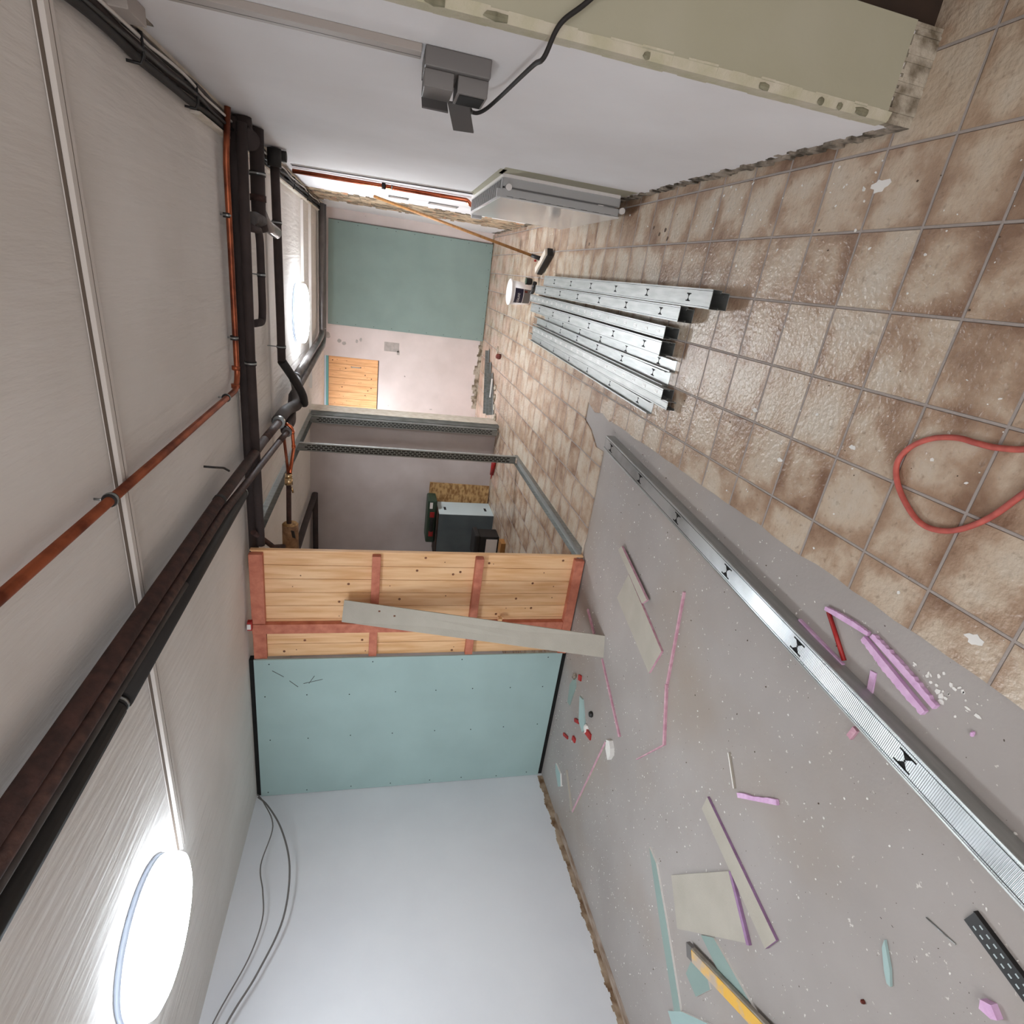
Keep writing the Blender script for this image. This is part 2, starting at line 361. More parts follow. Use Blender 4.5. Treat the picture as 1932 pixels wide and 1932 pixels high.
def thing(name, label, cat, loc=(0,0,0), rz=0.0, group=None):
    o = bpy.data.objects.new(name, None); col.objects.link(o); o.location = loc; o.rotation_euler = (0,0,rz)
    o.empty_display_size = 0.05
    return tag(o, label, cat, group)
def struct(o, label=None):
    o['kind'] = 'structure'
    if label: o['label'] = label
    return o
def fillet(pts, r=0.05, n=5):
    pts = [Vector(p) for p in pts]; out = [pts[0]]
    for i in range(1, len(pts)-1):
        a, b, c = pts[i-1], pts[i], pts[i+1]
        d1 = (a-b); d2 = (c-b); q = min(r, d1.length*0.45, d2.length*0.45)
        p0 = b + d1.normalized()*q; p2 = b + d2.normalized()*q
        for k in range(n+1):
            t = k/n; out.append((1-t)**2*p0 + 2*t*(1-t)*b + t*t*p2)
    out.append(pts[-1]); return out
def smooth(pts, n=8):
    P = [Vector(p) for p in pts]; out = []
    for i in range(len(P)-1):
        p0 = P[max(i-1,0)]; p1 = P[i]; p2 = P[i+1]; p3 = P[min(i+2,len(P)-1)]
        for k in range(n):
            t = k/n
            out.append(0.5*((2*p1)+(-p0+p2)*t+(2*p0-5*p1+4*p2-p3)*t*t+(-p0+3*p1-3*p2+p3)*t**3))
    out.append(P[-1]); return out

ZC = 2.47        # ceiling
ZF = -0.010      # bare screed
# ------------------------------------------------------------------ room shell
struct(MB().box(-5.3, 1.8, -3.6, 7.7, -0.12, ZF).build('floor', 'concrete'), 'bare grey concrete screed floor')
def jag(a, b, n, amp, seed):
    r = random.Random(seed); return [a+(b-a)*i/n for i in range(n+1)], [r.uniform(-amp, amp) for _ in range(n+1)]
tl = MB()
ys, js = jag(-3.55, 1.80, 60, 0.006, 3)
edge = [(-1.645+j, y) for y, j in zip(ys, js)]
tl.prism([(1.75,-3.55)] + edge + [(1.75,1.80)], ZF, 0.0)
tl.prism([(-1.655,1.80),(-1.63,1.95),(-1.66,2.1),(-1.62,2.28),(1.75,2.28),(1.75,1.80)], ZF, 0.0)
xs, js = jag(-5.2, -1.88, 40, 0.008, 5)
tl.prism([(x, 1.80+j) for x, j in zip(xs, js)] + [(-1.89,1.95),(-1.80,2.12),(-1.76,2.28),(-5.2,2.28)], ZF, 0.0)
tl.prism([(-5.2,2.28),(1.75,2.28),(1.75,7.6),(-5.2,7.6)], ZF, 0.0)
struct(tl.build('floor_tiles', 'tile'), 'brown mottled square floor tiles with grey grout')
struct(MB().box(-5.4, 1.8, -3.6, 7.7, ZC, ZC+0.15).build('ceiling', 'ceiling'), 'board-marked white painted concrete ceiling')
# right wall with its green painted end
b = MB(); b.box(-0.2, 0.045, -0.055, 7.55, 0.0, ZC)
wr = struct(b.build('wall_right', ['white_wall']), 'white plastered wall on the right')
g = MB()
g.prism([(-0.182,-0.0555),(0.05,-0.0555),(0.05,-0.068),(-0.182,-0.068)], 0.105, ZC)
struct(g.build('wall_right_end', 'green_paint'), 'pale green painted end face of the wall')
bd = MB(); zs, jz = jag(0.09, ZC, 50, 0.004, 11)
for i in range(50):
    bd.box(-0.2045, -0.2, -0.060, -0.012+jz[i], zs[i], zs[i+1]); bd.add([(-0.2045,-0.060,z_) for z_ in (zs[i],zs[i+1])]+[(-0.178+jz[i],-0.0695,z_) for z_ in (zs[i],zs[i+1])]+[(-0.178+jz[i],-0.055,z_) for z_ in (zs[i],zs[i+1])], [(0,2,3,1),(2,4,5,3),(0,4,2),(1,3,5)])
struct(bd.build('trim_1', 'beige_bead'), 'beige filled corner bead beside the green end face')
# chipped paint spots on that corner
ch = MB()
for (z, hh, ww) in ((1.52,0.035,0.016),(1.36,0.04,0.018),(0.93,0.012,0.008),(0.55,0.02,0.01),(0.35,0.012,0.012),(0.28,0.01,0.01),(0.20,0.03,0.02)):
    ch.blob((-0.196, -0.066, z), 0.012, 0.006, hh*0.8, seed=int(z*100))
struct(ch.build('trim_2', 'chip_olive'), 'chipped grey spots on the painted wall corner')
mo = MB()
rnd = random.Random(4)
for i in range(26):
    x0 = -0.205+i*0.0098; mo.box(x0, x0+0.0099, -0.06-rnd.uniform(0.0,0.006), -0.03, 0.0, 0.10+rnd.uniform(-0.01,0.008))
struct(mo.build('baseboard_end', 'mortar_light'), 'bare crumbly mortar strip where the skirting was removed')
mo = MB(); yy = -0.06
while yy < 7.3:
    d = rnd.uniform(0.02, 0.05) if yy < 3 else 0.1
    mo.box(-0.2-rnd.uniform(0.002, 0.014), -0.19, yy, yy+d, 0, 0.05+rnd.uniform(-0.018, 0.016)); yy += d
struct(mo.build('baseboard_right', 'mortar'), 'ragged dark mortar edge along the foot of the right wall')
# broken brick strip
br = MB(); zz = 0.0
while zz < ZC:
    h = rnd.uniform(0.04, 0.08); y0 = 5.1+rnd.uniform(-0.06,0.06); y1 = 6.2+rnd.uniform(-0.1,0.1)
    q = y0
    while q < y1:
        l = rnd.uniform(0.12,0.26); br.box(-0.2-rnd.uniform(0.002,0.012), -0.195, q, min(q+l,y1), zz, min(zz+h,ZC)); q += l
    zz += h
struct(br.build('wall_right_brick', 'brick'), 'strip of broken brick where a cross wall was torn out')
# left wall, slightly out of square
def slab(p, q, t, z0, z1, name, m, label):
    p, q = Vector((*p,0)), Vector((*q,0)); n = Vector((-(q-p).y, (q-p).x, 0)).normalized()*t
    return struct(MB().prism([tuple(p[:2]), tuple(q[:2]), tuple((q+n)[:2]), tuple((p+n)[:2])], z0, z1).build(name, m), label)
slab((-4.68,-3.4), (-5.035,1.80), 0.2, ZF, ZC, 'wall_left', 'left_white', 'smooth white wall on the left')
struct(MB().box(-5.2,-5.05,1.80,7.6,0,ZC).build('wall_left_back', 'grey_wall'))
struct(MB().box(-5.05,-2.70,5.56,5.78,0,ZC).build('wall_partition', 'grey_wall'), 'grey plastered wall at the back of the stud room')
struct(MB().box(-2.70,-2.66,5.50,5.80,0,ZC).build('trim_3', 'wood_white'), 'whitish crumbled end of the partition wall')
# far wall with the hatch recess
fw = MB()
fw.box(-5.05,-3.30,7.40,7.62,0,ZC).box(-2.26,0.2,7.40,7.62,0,ZC).box(-3.30,-2.26,7.40,7.62,0,1.63).box(-3.30,-2.26,7.56,7.62,1.63,ZC)
struct(fw.build('wall_far', 'pink_wall'), 'pinkish white wall at the end of the room')
struct(MB().box(-3.27,-2.27,7.50,7.535,2.41,ZC).build('trim_4', 'teal_edge'))
struct(MB().box(-3.27,-2.27,7.485,7.50,2.445,2.465).build('trim_5', 'sky_blue'))
pt = MB()
for (x, z, sx, sz) in ((-1.95,2.42,0.05,0.05),(-2.02,2.24,0.03,0.03),(-2.05,2.17,0.03,0.035),(-2.0,1.98,0.03,0.02),(-1.97,1.92,0.03,0.02)):
    pl = []
    for k in range(12):
        a = k*math.pi/6; q = rnd.uniform(0.8,1.1); pl.append((x+sx*q*math.cos(a), z+sz*q*math.sin(a)))
    o = len(pt.v); n = len(pl)
    pt.add([(p[0],7.399,p[1]) for p in pl]+[(p[0],7.402,p[1]) for p in pl], [list(range(n)), list(range(n,2*n))]+[(i,(i+1)%n,n+(i+1)%n,n+i) for i in range(n)])
pt.box(-2.10,-1.96,7.398,7.402,1.33,1.56); pt.box(-2.14,-2.08,7.398,7.402,1.32,1.36)
struct(pt.build('trim_6', 'patch'), 'grey plaster patches on the far wall')
fb = MB(); xx = -2.9
while xx < -0.25:
    l = rnd.uniform(0.03,0.08); fb.box(xx, xx+l, 7.38, 7.401, 0, 0.07+rnd.uniform(-0.03,0.04) if xx < -1.78 else 0.02); xx += l
struct(fb.build('baseboard_far', 'mortar_light'), 'crumbling base of the far wall')
# space behind the camera and to its right
struct(MB().box(-5.2,-2.9,-3.6,-3.4,ZF,ZC).box(0.9,1.8,-3.6,-3.4,ZF,ZC).box(-2.9,0.9,-3.6,-3.4,ZF,0.8).box(-2.9,0.9,-3.6,-3.4,2.3,ZC).build('wall_back', 'white_wall'))
wf = MB(); wf.box(-2.9,0.9,-3.52,-3.47,0.8,0.86).box(-2.9,0.9,-3.52,-3.47,2.24,2.3)
for xw in (-2.9,-1.66,-0.40,0.84): wf.box(xw,xw+0.06,-3.52,-3.47,0.86,2.24)
struct(wf.build('fill_window_1', 'white_plastic'), 'white framed window added behind the camera for fill light')  # added window: world light through its opening fills the near room
pl = bpy.data.lights.new('fill_portal','AREA'); pl.shape = 'RECTANGLE'; pl.size = 3.8; pl.size_y = 1.5; pl.cycles.is_portal = True
po = bpy.data.objects.new('fill_portal', pl); col.objects.link(po); po.location = (-1.0,-3.55,1.55); po.rotation_euler = (math.radians(90),0,0)
struct(MB().box(1.6,1.8,-3.4,7.6,ZF,ZC).build('wall_side', 'dark_wall'))
struct(MB().box(0.045,1.6,-0.02,0.03,0.0,ZC).build('door_1', 'brown_dark'), 'dark brown door beside the green wall end')

# ceiling cable ducts
struct(MB().obox((-1.92,0.135,2.455),(1.60,-0.058,0),(0.0009,0.024,0),(0,0,0.014)).obox((-1.92,0.1095,2.460),(1.60,-0.058,0),(0.0,0.0016,0),(0,0,0.0045),1).obox((-1.92,0.137,2.4405),(1.60,-0.058,0),(0.0,0.0008,0),(0,0,0.0006),1).build('trim_7', ['duct_white','seam']), 'long white cable duct across the ceiling to the near lamp')
struct(MB().box(-1.12,-0.34,4.90,4.95,2.445,ZC).build('trim_8', 'duct_white'), 'white cable duct leading to the far lamp')
struct(MB().box(-0.328,-0.316,1.30,6.9,2.43,2.469).box(-0.214,-0.20,0.5,6.9,2.44,2.462).build('trim_9', 'wood_white'), 'white battens beside the ceiling cables')
struct(MB().box(-2.4,-0.25,5.55,5.62,2.44,ZC).box(-2.4,-0.25,2.93,3.0,2.455,ZC).build('trim_10', 'duct_white'))

# ------------------------------------------------------------------ lamps
def lamp(x, y, r, dm, label, rim='rim_near'):
    t = thing('ceiling_lamp', label, 'lamp', (x,y,2.385), 0, 'round ceiling lamps')
    MB().lathe((0,0,0), [(r,0.0),(r+0.002,0.004),(r+0.002,0.060)], 48).build('light_rim', rim, t)
    MB().lathe((0,0,0), [(r-0.01,0.060),(r+0.003,0.062),(r+0.003,0.084)], 48).build('lamp_base', 'lamp_rim', t)
    MB().lathe((0,0,0), [(r*0.6,-0.024),(r*0.9,-0.018),(r*0.99,-0.006),(r*0.99,-0.0005)], 48).build('diffuser', dm, t)
    return t
lamp(-3.50,-0.215,0.285,'diffuser','glowing round ceiling lamp by the smooth white left wall, largest in view')
lamp(-1.41,4.45,0.285,'diffuser_far','glowing round ceiling lamp far away above the tiled corridor', 'rim_far')
lamp(-3.6,6.6,0.25,'diffuser_hid','unseen ceiling lamp added round the corner to light the far wall')  # unseen lamp, added for the bright far wall
lamp(-2.4,-2.6,0.25,'fill_diffuser_back','round ceiling lamp added behind the camera as fill light')  # unseen lamp, added to fill the near end with light

# ------------------------------------------------------------------ drywall, timber partition
def screws(b, pts, y, mi=1):
    for (x, z) in pts: b.obox((x, y, z), (0.004,0,0), (0,0.0015,0), (0,0,0.004), mi)
t = thing('drywall_board', 'large teal plasterboard screwed upright beside the timber partition', 'plasterboard', (-4.33,1.72,0.03))
b = MB(); b.box(-0.695,0.70,0,0.0125,0.0,2.405)
rn = random.Random(2)
screws(b, [(x+rn.uniform(-.01,.01), z+rn.uniform(-.02,.02)) for x in (-0.66,-0.08,0.35) for z in (0.1,0.42,0.72,1.02,1.35,1.7,2.05,2.33)] + [(x, z) for x in (0.66,) for z in (0.12,0.85,1.55,2.3)], -0.0005)
b.build('panel', ['teal_board','dark_slot'], t)
for (p0, p1) in (((0.60,2.28),(0.54,2.20)),((0.50,2.16),(0.44,2.10)),((0.54,1.98),(0.47,2.02)),((0.47,2.06),(0.505,1.92))):
    a = Vector((p0[0],-0.0006,p0[1])); c = Vector((p1[0],-0.0006,p1[1])); MB().tube([a,c],0.0022,6).build('scuff_mark', 'insul_grey', t)
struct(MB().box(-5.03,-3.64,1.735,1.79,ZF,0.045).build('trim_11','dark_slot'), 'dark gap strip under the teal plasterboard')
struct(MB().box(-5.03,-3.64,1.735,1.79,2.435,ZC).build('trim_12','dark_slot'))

def plankwall(b, x0, x1, z0, z1, y0, y1, wd, knots, seed):
    r = random.Random(seed); x = x0
    while x < x1-0.01:
        xe = min(x+wd, x1); b.box(x+0.0018, xe-0.0018, y0, y1, z0, z1)
        for _ in range(knots):
            kx = r.uniform(x+0.02, xe-0.02); kz = r.uniform(z0+0.05, z1-0.05); s_ = r.choice((0.004,0.005,0.010))
            pts = [(kx+s_*math.cos(k*math.pi/4), y0-0.0006, kz+s_*math.sin(k*math.pi/4)) for k in range(8)]
            b.add(pts+[(p[0], y0+0.001, p[2]) for p in pts], [tuple(range(8))]+[(i,(i+1)%8,8+(i+1)%8,8+i) for i in range(8)], 1)
        x = xe
t = thing('timber_partition', 'pine plank partition with reddish brown battens beside the teal board', 'partition', (0,0,0))
b = MB(); plankwall(b, -3.64, -2.745, 0.05, 2.425, 1.775, 1.795, 0.112, 5, 9)
b.build('planks', ['pine','knot'], t)
for (z0, z1, d) in ((2.345,2.435,0.035),(1.555,1.615,0.035),(0.80,0.86,0.045)):
    MB().box(-3.32,-2.755,1.775-d-0.01,1.774,z0,z1).build('batten', 'red_batten', t, 0.003)
    MB().box(-3.635,-3.41,1.775-d,1.774,z0,z1).build('batten', 'red_batten', t, 0.003)
MB().box(-3.635,-2.755,1.72,1.774,0.0,0.075).build('batten', 'red_batten', t, 0.003)
MB().box(-3.405,-3.325,1.728,1.774,0.076,2.435).build('upright_batten', 'red_batten', t, 0.003)
MB().box(-3.46,-3.41,1.75,1.774,0.1,2.34).build('cover_strip', 'pine', t)
MB().box(-2.745,-2.735,1.765,1.797,0.0,2.43).build('edge_strip', 'pine', t)
MB().box(-3.635,-3.56,1.745,1.774,2.36,2.435).build('corner_block', 'red_batten', t)
MB().box(-3.30,-3.27,1.70,1.745,0.60,0.63).build('stop_block', 'pine', t, 0.002)
o = MB().box(-3.34,-3.27,1.68,1.715,2.425,2.455).build('packing_wedge', 'red_plastic'); tag(o, 'small red packing wedge at the top of the timber partition', 'wedge')
MB().box(-3.325,-3.285,1.672,1.6795,2.43,2.455).build('wedge_label', 'white_plastic', o)
# leaning grey board
foot = [Vector((-3.041,1.144,ZF)), Vector((-3.19,1.094,ZF))]
top = [Vector((-3.091,1.690,1.80)), Vector((-3.272,1.680,1.815))]
n = (foot[1]-foot[0]).cross(top[0]-foot[0]).normalized()*0.0125
if n.y > 0: n = -n
b = MB(); q = [foot[0],foot[1],top[1],top[0]]
b.add(q+[p-n for p in q], [(0,1,2,3),(7,6,5,4),(0,4,5,1),(1,5,6,2),(2,6,7,3),(3,7,4,0)])
o = b.build('gypsum_strip', ['board_grey','board_pink']); tag(o, 'tall grey gypsum strip leaning against the timber partition', 'board')
for i in (2,3,4,5): o.data.polygons[i].material_index = 0
o.data.polygons[4].material_index = 1
for (a, c) in ((0.28,0.86),(0.4,0.80)):
    P = foot[0].lerp(top[0], c).lerp(foot[1].lerp(top[1], c), a) + n*0.02
    MB().obox(P, (0.006,0,0), n*0.08, (0,0,0.007)).build('screw_hole', 'knot', o)

# ------------------------------------------------------------------ steel stud wall
def slots(b, x0, x1, y, z0, z1, rows, mi, dz=0.05):
    z = z0; k = 0
    while z < z1:
        for j, fx in enumerate(rows):
            xc = x0+(x1-x0)*fx; zc = z+(dz/2 if j % 2 else 0)
            b.box(xc-0.006, xc+0.006, y-0.0008, y, zc-0.018, zc+0.018, mi)
        z += dz
def stud(x0, x1, y0, y1, label):
    t = thing('steel_stud', label, 'stud', ((x0+x1)/2, y0, 0), 0, 'upright steel studs')
    X = (x1-x0)/2; D = y1-y0
    b = MB(); b.box(-X,X,0,0.0015,0.03,2.44); slots(b,-X,X,0,0.12,2.36,(0.25,0.5,0.75),1)
    b.build('slotted_web', ['steel_dull','dark_slot'], t)
    b = MB(); b.box(X-0.0015,X,0.0015,D,0.03,2.44).box(X-0.012,X-0.0015,D-0.0015,D,0.03,2.44); b.build('flange', 'steel', t)
    b = MB(); b.box(-X,-X+0.0015,0.0015,D,0.03,2.44); b.build('flange', 'steel_dull', t)
    return t
stud(-2.785,-2.70,4.16,4.21,'upright slotted steel stud standing alone on the floor track, nearer of the two')
stud(-2.785,-2.70,5.33,5.38,'slotted steel stud close to the crumbled wall end, farther of the two')
b = MB(); b.box(-2.70,-2.655,5.40,5.405,0,2.44).box(-2.70,-2.698,5.405,5.46,0,2.44).box(-2.70,-2.66,5.46,5.4615,0,2.44)
tag(b.build('steel_channel','steel_dull'), 'plain dark steel channel fixed to the end of the partition wall', 'channel')
t = thing('floor_track', 'steel U track screwed to the tiles under the nearer stud', 'track', (-2.74,1.82,0))
MB().box(-0.05,0.05,0,2.38,0,0.002).build('track_base','steel',t)
for sx in (-1,1): MB().box(sx*0.05-0.001,sx*0.05+0.001,0,2.38,0.002,0.04).build('track_flange','steel_dull',t)
t = thing('ceiling_track', 'steel U track on the ceiling above the studs with a white printed sticker', 'track', (-2.745,2.05,2.44))
MB().box(-0.05,0.05,0,3.40,0.022,0.028).build('track_base','steel',t)
for sx in (-1,1): MB().box(sx*0.05-0.001,sx*0.05+0.001,0,3.40,-0.02,0.022).build('track_flange','steel_dull',t)
b = MB(); b.box(-0.045,0.045,0.45,1.75,0.0195,0.0215)
rn = random.Random(8); y = 0.5
while y < 1.66:
    l = rn.uniform(0.02,0.07); b.box(0.012,0.026,y,y+l,0.0188,0.0195,1)
    if rn.random() < 0.8: b.box(-0.022,-0.010,y+0.01,y+l,0.0188,0.0195,1)
    y += l+rn.uniform(0.008,0.03)
b.build('sticker',['white_plastic','insul_grey'],t)

# ------------------------------------------------------------------ loose profiles on the floor
def hmark(b, y, z, up=1, w_=0.017, l=0.022, mi=1):
    e = 0.0006*up; z0, z1 = sorted((z, z+e))
    for s_ in (-1,1):
        b.box(s_*w_-0.0028, s_*w_+0.0028, y-l, y+l, z0, z1, mi)
        b.prism([(s_*w_,y-l*0.62),(s_*w_,y+l*0.62),(s_*0.002,y)], z0, z1, mi)
    b.box(-0.0022,0.0022,y-0.0035,y+0.0035,z0,z1,mi)
def profile(p0, p1, wd, h, z, kind, label, marks='h', mat_='steel', lip=True, group='loose steel profiles'):
    """p0 far end, p1 near end; local -Y runs to the near end"""
    a = Vector((*p0,z)); c = Vector((*p1,z)); d = a-c; L_ = d.length
    ang = math.atan2(d.y, d.x)-math.pi/2
    X = wd/2; th = 0.0014; b = MB()
    if kind == 'down':
        b.box(-X,X,0,L_,h-th,h)
        b.box(-X,-X+th,0,L_,0,h-th); b.box(X-th,X,0,L_,0,h-th)
        b.box(-X,-X+0.006,0,L_,h,h+0.0006,2); b.box(X-0.006,X,0,L_,h,h+0.0006,2)
        for sg in (-1,1): b.box(sg*(X-0.0085)-0.0009,sg*(X-0.0085)+0.0009,0,L_,h,h+0.0003,1)
        if lip: b.box(-X+th,-X+0.01,0,L_,0,th); b.box(X-0.01,X-th,0,L_,0,th)
        zt, up = h, 1
    else:
        b.box(-X,X,0,L_,0,th)
        b.box(-X,-X+th,0,L_,th,h); b.box(X-th,X,0,L_,th,h)
        if lip: b.box(-X+th,-X+0.008,0,L_,h-th,h); b.box(X-0.008,X-th,0,L_,h-th,h)
        zt, up = th, 1
    if marks == 'h':
        y = 0.22
        while y < L_-0.1: hmark(b, y, zt, up); y += 0.5
    if marks == 'slot':
        y = 0.06
        while y < L_-0.05: b.box(-0.008,0.008,y,y+0.04,zt,zt+0.0008,3); b.box(-0.0045,0.0045,y+0.004,y+0.036,zt+0.0008,zt+0.0012,2); y += 0.16
    o = b.build('steel_profile', [mat_,'dark_slot','steel','white_plastic'])
    o.location = c; o.rotation_euler = (0,0,ang)
    return tag(o, label, 'profile', group)
G = 'loose steel profiles fanned out on the tiles'
profile((-0.775,3.76),(-0.778,0.70),0.080,0.048,0.0,'up','lower half of the rightmost nested steel profile pair in the fan',None,group=G)
profile((-0.775,3.78),(-0.775,0.69),0.090,0.048,0.050,'down','rightmost galvanised steel profile of the fan, nearest its end to the camera','h',group=G)
profile((-0.866,4.06),(-0.868,0.99),0.070,0.048,0.0,'up','lower half of the second nested pair from the right in the fan',None,group=G)
profile((-0.866,4.09),(-0.863,0.975),0.079,0.045,0.048,'down','galvanised profile second from the right in the fan, with punched H marks','h',group=G)
profile((-0.955,4.24),(-0.970,1.10),0.060,0.048,0.0,'up','lower profile under the grey slotted one, third from the right',None,group=G)
profile((-0.955,4.27),(-0.970,1.09),0.068,0.045,0.048,'down','matt grey profile with white slots, third from the right in the fan','slot',group=G)
profile((-1.045,4.14),(-1.056,1.11),0.074,0.048,0.0,'up','lower profile of the pair in the middle of the fan',None,group=G)
profile((-1.045,4.17),(-1.058,1.095),0.083,0.045,0.048,'down','middle closed profile of the fan with punched H marks','h',group=G)
profile((-1.125,3.90),(-1.140,1.04),0.066,0.035,0.0,'up','bright open profile just left of the middle of the fan','h',group=G)
profile((-1.172,4.19),(-1.218,1.08),0.080,0.040,0.0,'up','wide open channel lying face up left of the middle of the fan','h',group=G)
profile((-1.250,4.02),(-1.290,1.00),0.054,0.040,0.0,'up','lower profile under the bright slotted one left in the fan',None,group=G)
profile((-1.250,4.02),(-1.288,0.975),0.060,0.040,0.042,'down','bright profile with big white slots, third from the left in the fan','slot',group=G)
profile((-1.305,4.11),(-1.345,0.945),0.048,0.050,0.0,'down','narrow profile with a dark open end, second from the left in the fan',None,group=G)
profile((-1.350,4.31),(-1.415,1.20),0.072,0.035,0.0,'up','leftmost open steel channel of the fan','h',group=G)
# long stud on the screed
b = MB(); L_ = 3.75; X = 0.048; H = 0.062
b.box(-X,X,0,L_,H-0.0015,H,1)
for s_ in (-1,1):
    b.box(min(s_*X,s_*(X-0.0015)),max(s_*X,s_*(X-0.0015)),0,L_,0,H-0.0015)
    b.box(s_*(X-0.004)-0.003,s_*(X-0.004)+0.003,0,L_,H,H+0.0016)
    b.box(s_*(X-0.014)-0.0012,s_*(X-0.014)+0.0012,0,L_,H,H+0.0004,2)
y = 0.62
while y < L_-0.1:
    hmark(b, y, H, 1, 0.022, 0.03, 2); y += 0.502
o = b.build('long_steel_stud', ['steel','knurl','dark_slot'])
o.location = (-2.0615,-2.06,ZF); o.rotation_euler = (0,0,-math.atan2(0.289,3.75))
tag(o, 'long knurled steel stud lying on the concrete along the tile edge', 'stud')

# ------------------------------------------------------------------ pipes
def clamp(parent, p, axis, r, hang, mt='zinc'):
    """ring round a pipe and a threaded rod up to the ceiling"""
    p = Vector(p); a = Vector(axis).normalized()
    cl_ = MB().tube([p-a*0.012, p+a*0.012], r+0.006, 16).build('pipe_clamp', 'black_rubber', parent)
    MB().tube([p-a*0.005, p+a*0.005], r+0.008, 16).build('clamp_ring', mt, cl_)
    if hang: MB().tube([p+Vector((0,0,r)), p+Vector((0,0,hang))], 0.004, 8).build('hanger_rod', mt, cl_)
def pipe(name, pts, r, m, label, cat='pipe', fr=0.06, n=14, group=None):
    o = MB().tube(fillet(pts, fr), r, n).build(name, m); return tag(o, label, cat, group)
p = pipe('copper_pipe', [(-1.626,-2.6,2.42),(-1.614,1.62,2.425),(-1.55,1.70,2.43),(-0.45,1.70,2.425),(-0.21,1.70,2.405)], 0.0155, 'copper', 'long copper pipe running under the ceiling and turning towards the right wall', fr=0.04)
for (q, ax) in (((-1.618,-0.04,2.424),(0,1,0)),((-1.615,1.42,2.429),(0,1,0)),((-1.33,1.70,2.435),(1,0,0)),((-0.70,1.70,2.435),(1,0,0))): clamp(p, q, ax, 0.0155, ZC-q[2]-0.001)
for q in ((-1.595,1.645,2.431),(-1.50,1.70,2.435)): MB().tube([Vector(q)-Vector((0.012,0.0,0)),Vector(q)+Vector((0.012,0,0))],0.023,14).build('solder_joint','copper',p)
p = pipe('insulated_pipe', [(-0.22,1.87,2.43),(-0.5,1.87,2.43),(-2.0,1.885,2.43),(-2.95,1.90,2.43)], 0.031, 'insulation', 'upper dark brown insulated pipe beside the copper pipe, running across the ceiling')

p = pipe('insulated_pipe', [(-0.25,1.80,2.365),(-0.75,1.78,2.365),(-1.5,1.78,2.37),(-2.73,1.83,2.37)], 0.027, 'insulation', 'lower dark brown insulated pipe under the upper one, crossing below the ceiling')
clamp(p, (-1.48,1.78,2.37), (1,0,0), 0.027, 0)
p = pipe('insulated_elbow', [(-0.205,1.93,2.39),(-0.27,1.93,2.385),(-0.30,1.90,2.36),(-0.32,1.82,2.33)], 0.050, 'insulation', 'thick black insulated elbow where the pipes enter the right wall')
p = pipe('drain_pipe', [(-0.21,2.16,2.36),(-0.62,2.14,2.36),(-0.68,2.12,2.355),(-0.74,2.10,2.34)], 0.040, 'insulation', 'thick brown drain pipe from the right wall ending in a wrapped elbow')
MB().tube([(-0.55,2.14,2.36),(-0.585,2.14,2.36)],0.046,16).build('pipe_collar','rust',p)
clamp(p, (-0.44,2.145,2.36), (1,0,0), 0.04, 0.1)
MB().tube(fillet([(-0.62,2.14,2.36),(-0.70,2.22,2.34),(-0.735,2.42,2.31)],0.05),0.037,12).build('wrapped_end','plastic_wrap',p)
p = pipe('pipe_branch', [(-0.70,1.83,2.35),(-0.68,1.95,2.35),(-0.69,2.10,2.34)], 0.034, 'insul_grey', 'grey insulated branch linking the brown pipes to the drain pipe')
p = pipe('pipe_loop', [(-0.74,1.80,2.35),(-0.74,1.95,2.33),(-0.80,1.985,2.33),(-1.18,1.985,2.33),(-1.255,1.96,2.33),(-1.25,1.80,2.345)], 0.022, 'insulation', 'U shaped dark insulated loop beside the crossing pipes')
clamp(p, (-0.985,1.985,2.33), (1,0,0), 0.018, 0.14)
p = pipe('insulated_pipe', [(-0.22,2.80,2.37),(-0.60,2.80,2.365),(-1.40,2.82,2.36),(-1.625,2.82,2.36)], 0.030, 'insulation', 'dark insulated pipe crossing the ceiling beyond the drain pipe', fr=0.1)
clamp(p, (-0.66,2.80,2.365), (1,0,0), 0.028, 0.1); clamp(p, (-1.52,2.82,2.36), (1,0,0), 0.028, 0.1)
p = tag(MB().tube([(-0.24,2.86,2.38),(-0.24,2.86,2.30)],0.034,14).tube([(-0.21,2.80,2.37),(-0.32,2.80,2.37)],0.045,14).build('insulated_elbow','black_rubber'), 'black insulated elbow on the right wall above the copper riser', 'pipe')
# long bundle
p = pipe('steel_pipe', [(-2.057,-2.6,2.38),(-2.035,0.9,2.38),(-2.05,2.1,2.37)], 0.028, 'rust', 'thickest rusty brown pipe of the bundle running along the ceiling')
MB().tube([(-2.036,0.95,2.38),(-2.036,0.98,2.38)],0.031,16).build('pipe_joint','black_rubber',p)
p = pipe('steel_pipe', [(-2.086,-2.6,2.355),(-2.081,0.9,2.355),(-2.14,2.35,2.32)], 0.021, 'rust_pipe', 'thin rusty pipe squeezed between its thicker neighbours in the ceiling bundle')
p = pipe('steel_pipe', [(-2.122,-2.6,2.352),(-2.130,0.3,2.352)], 0.0125, 'insul_grey', 'thin grey pipe next to the black insulated pipe in the ceiling bundle')
p = pipe('insulated_pipe', [(-2.240,-2.6,2.36),(-2.176,-0.36,2.36)], 0.033, 'black_rubber', 'near black insulated pipe on the left edge of the ceiling bundle')
p = pipe('insulated_pipe', [(-2.176,-0.32,2.36),(-2.145,1.32,2.36)], 0.036, 'black_rubber', 'far black insulated pipe on the left edge of the ceiling bundle, beyond the gap')
clamp(p,(-2.176,-0.34,2.36),(0,1,0),0.024,0)
clamp(p,(-2.144,1.34,2.36),(0,1,0),0.026,0)
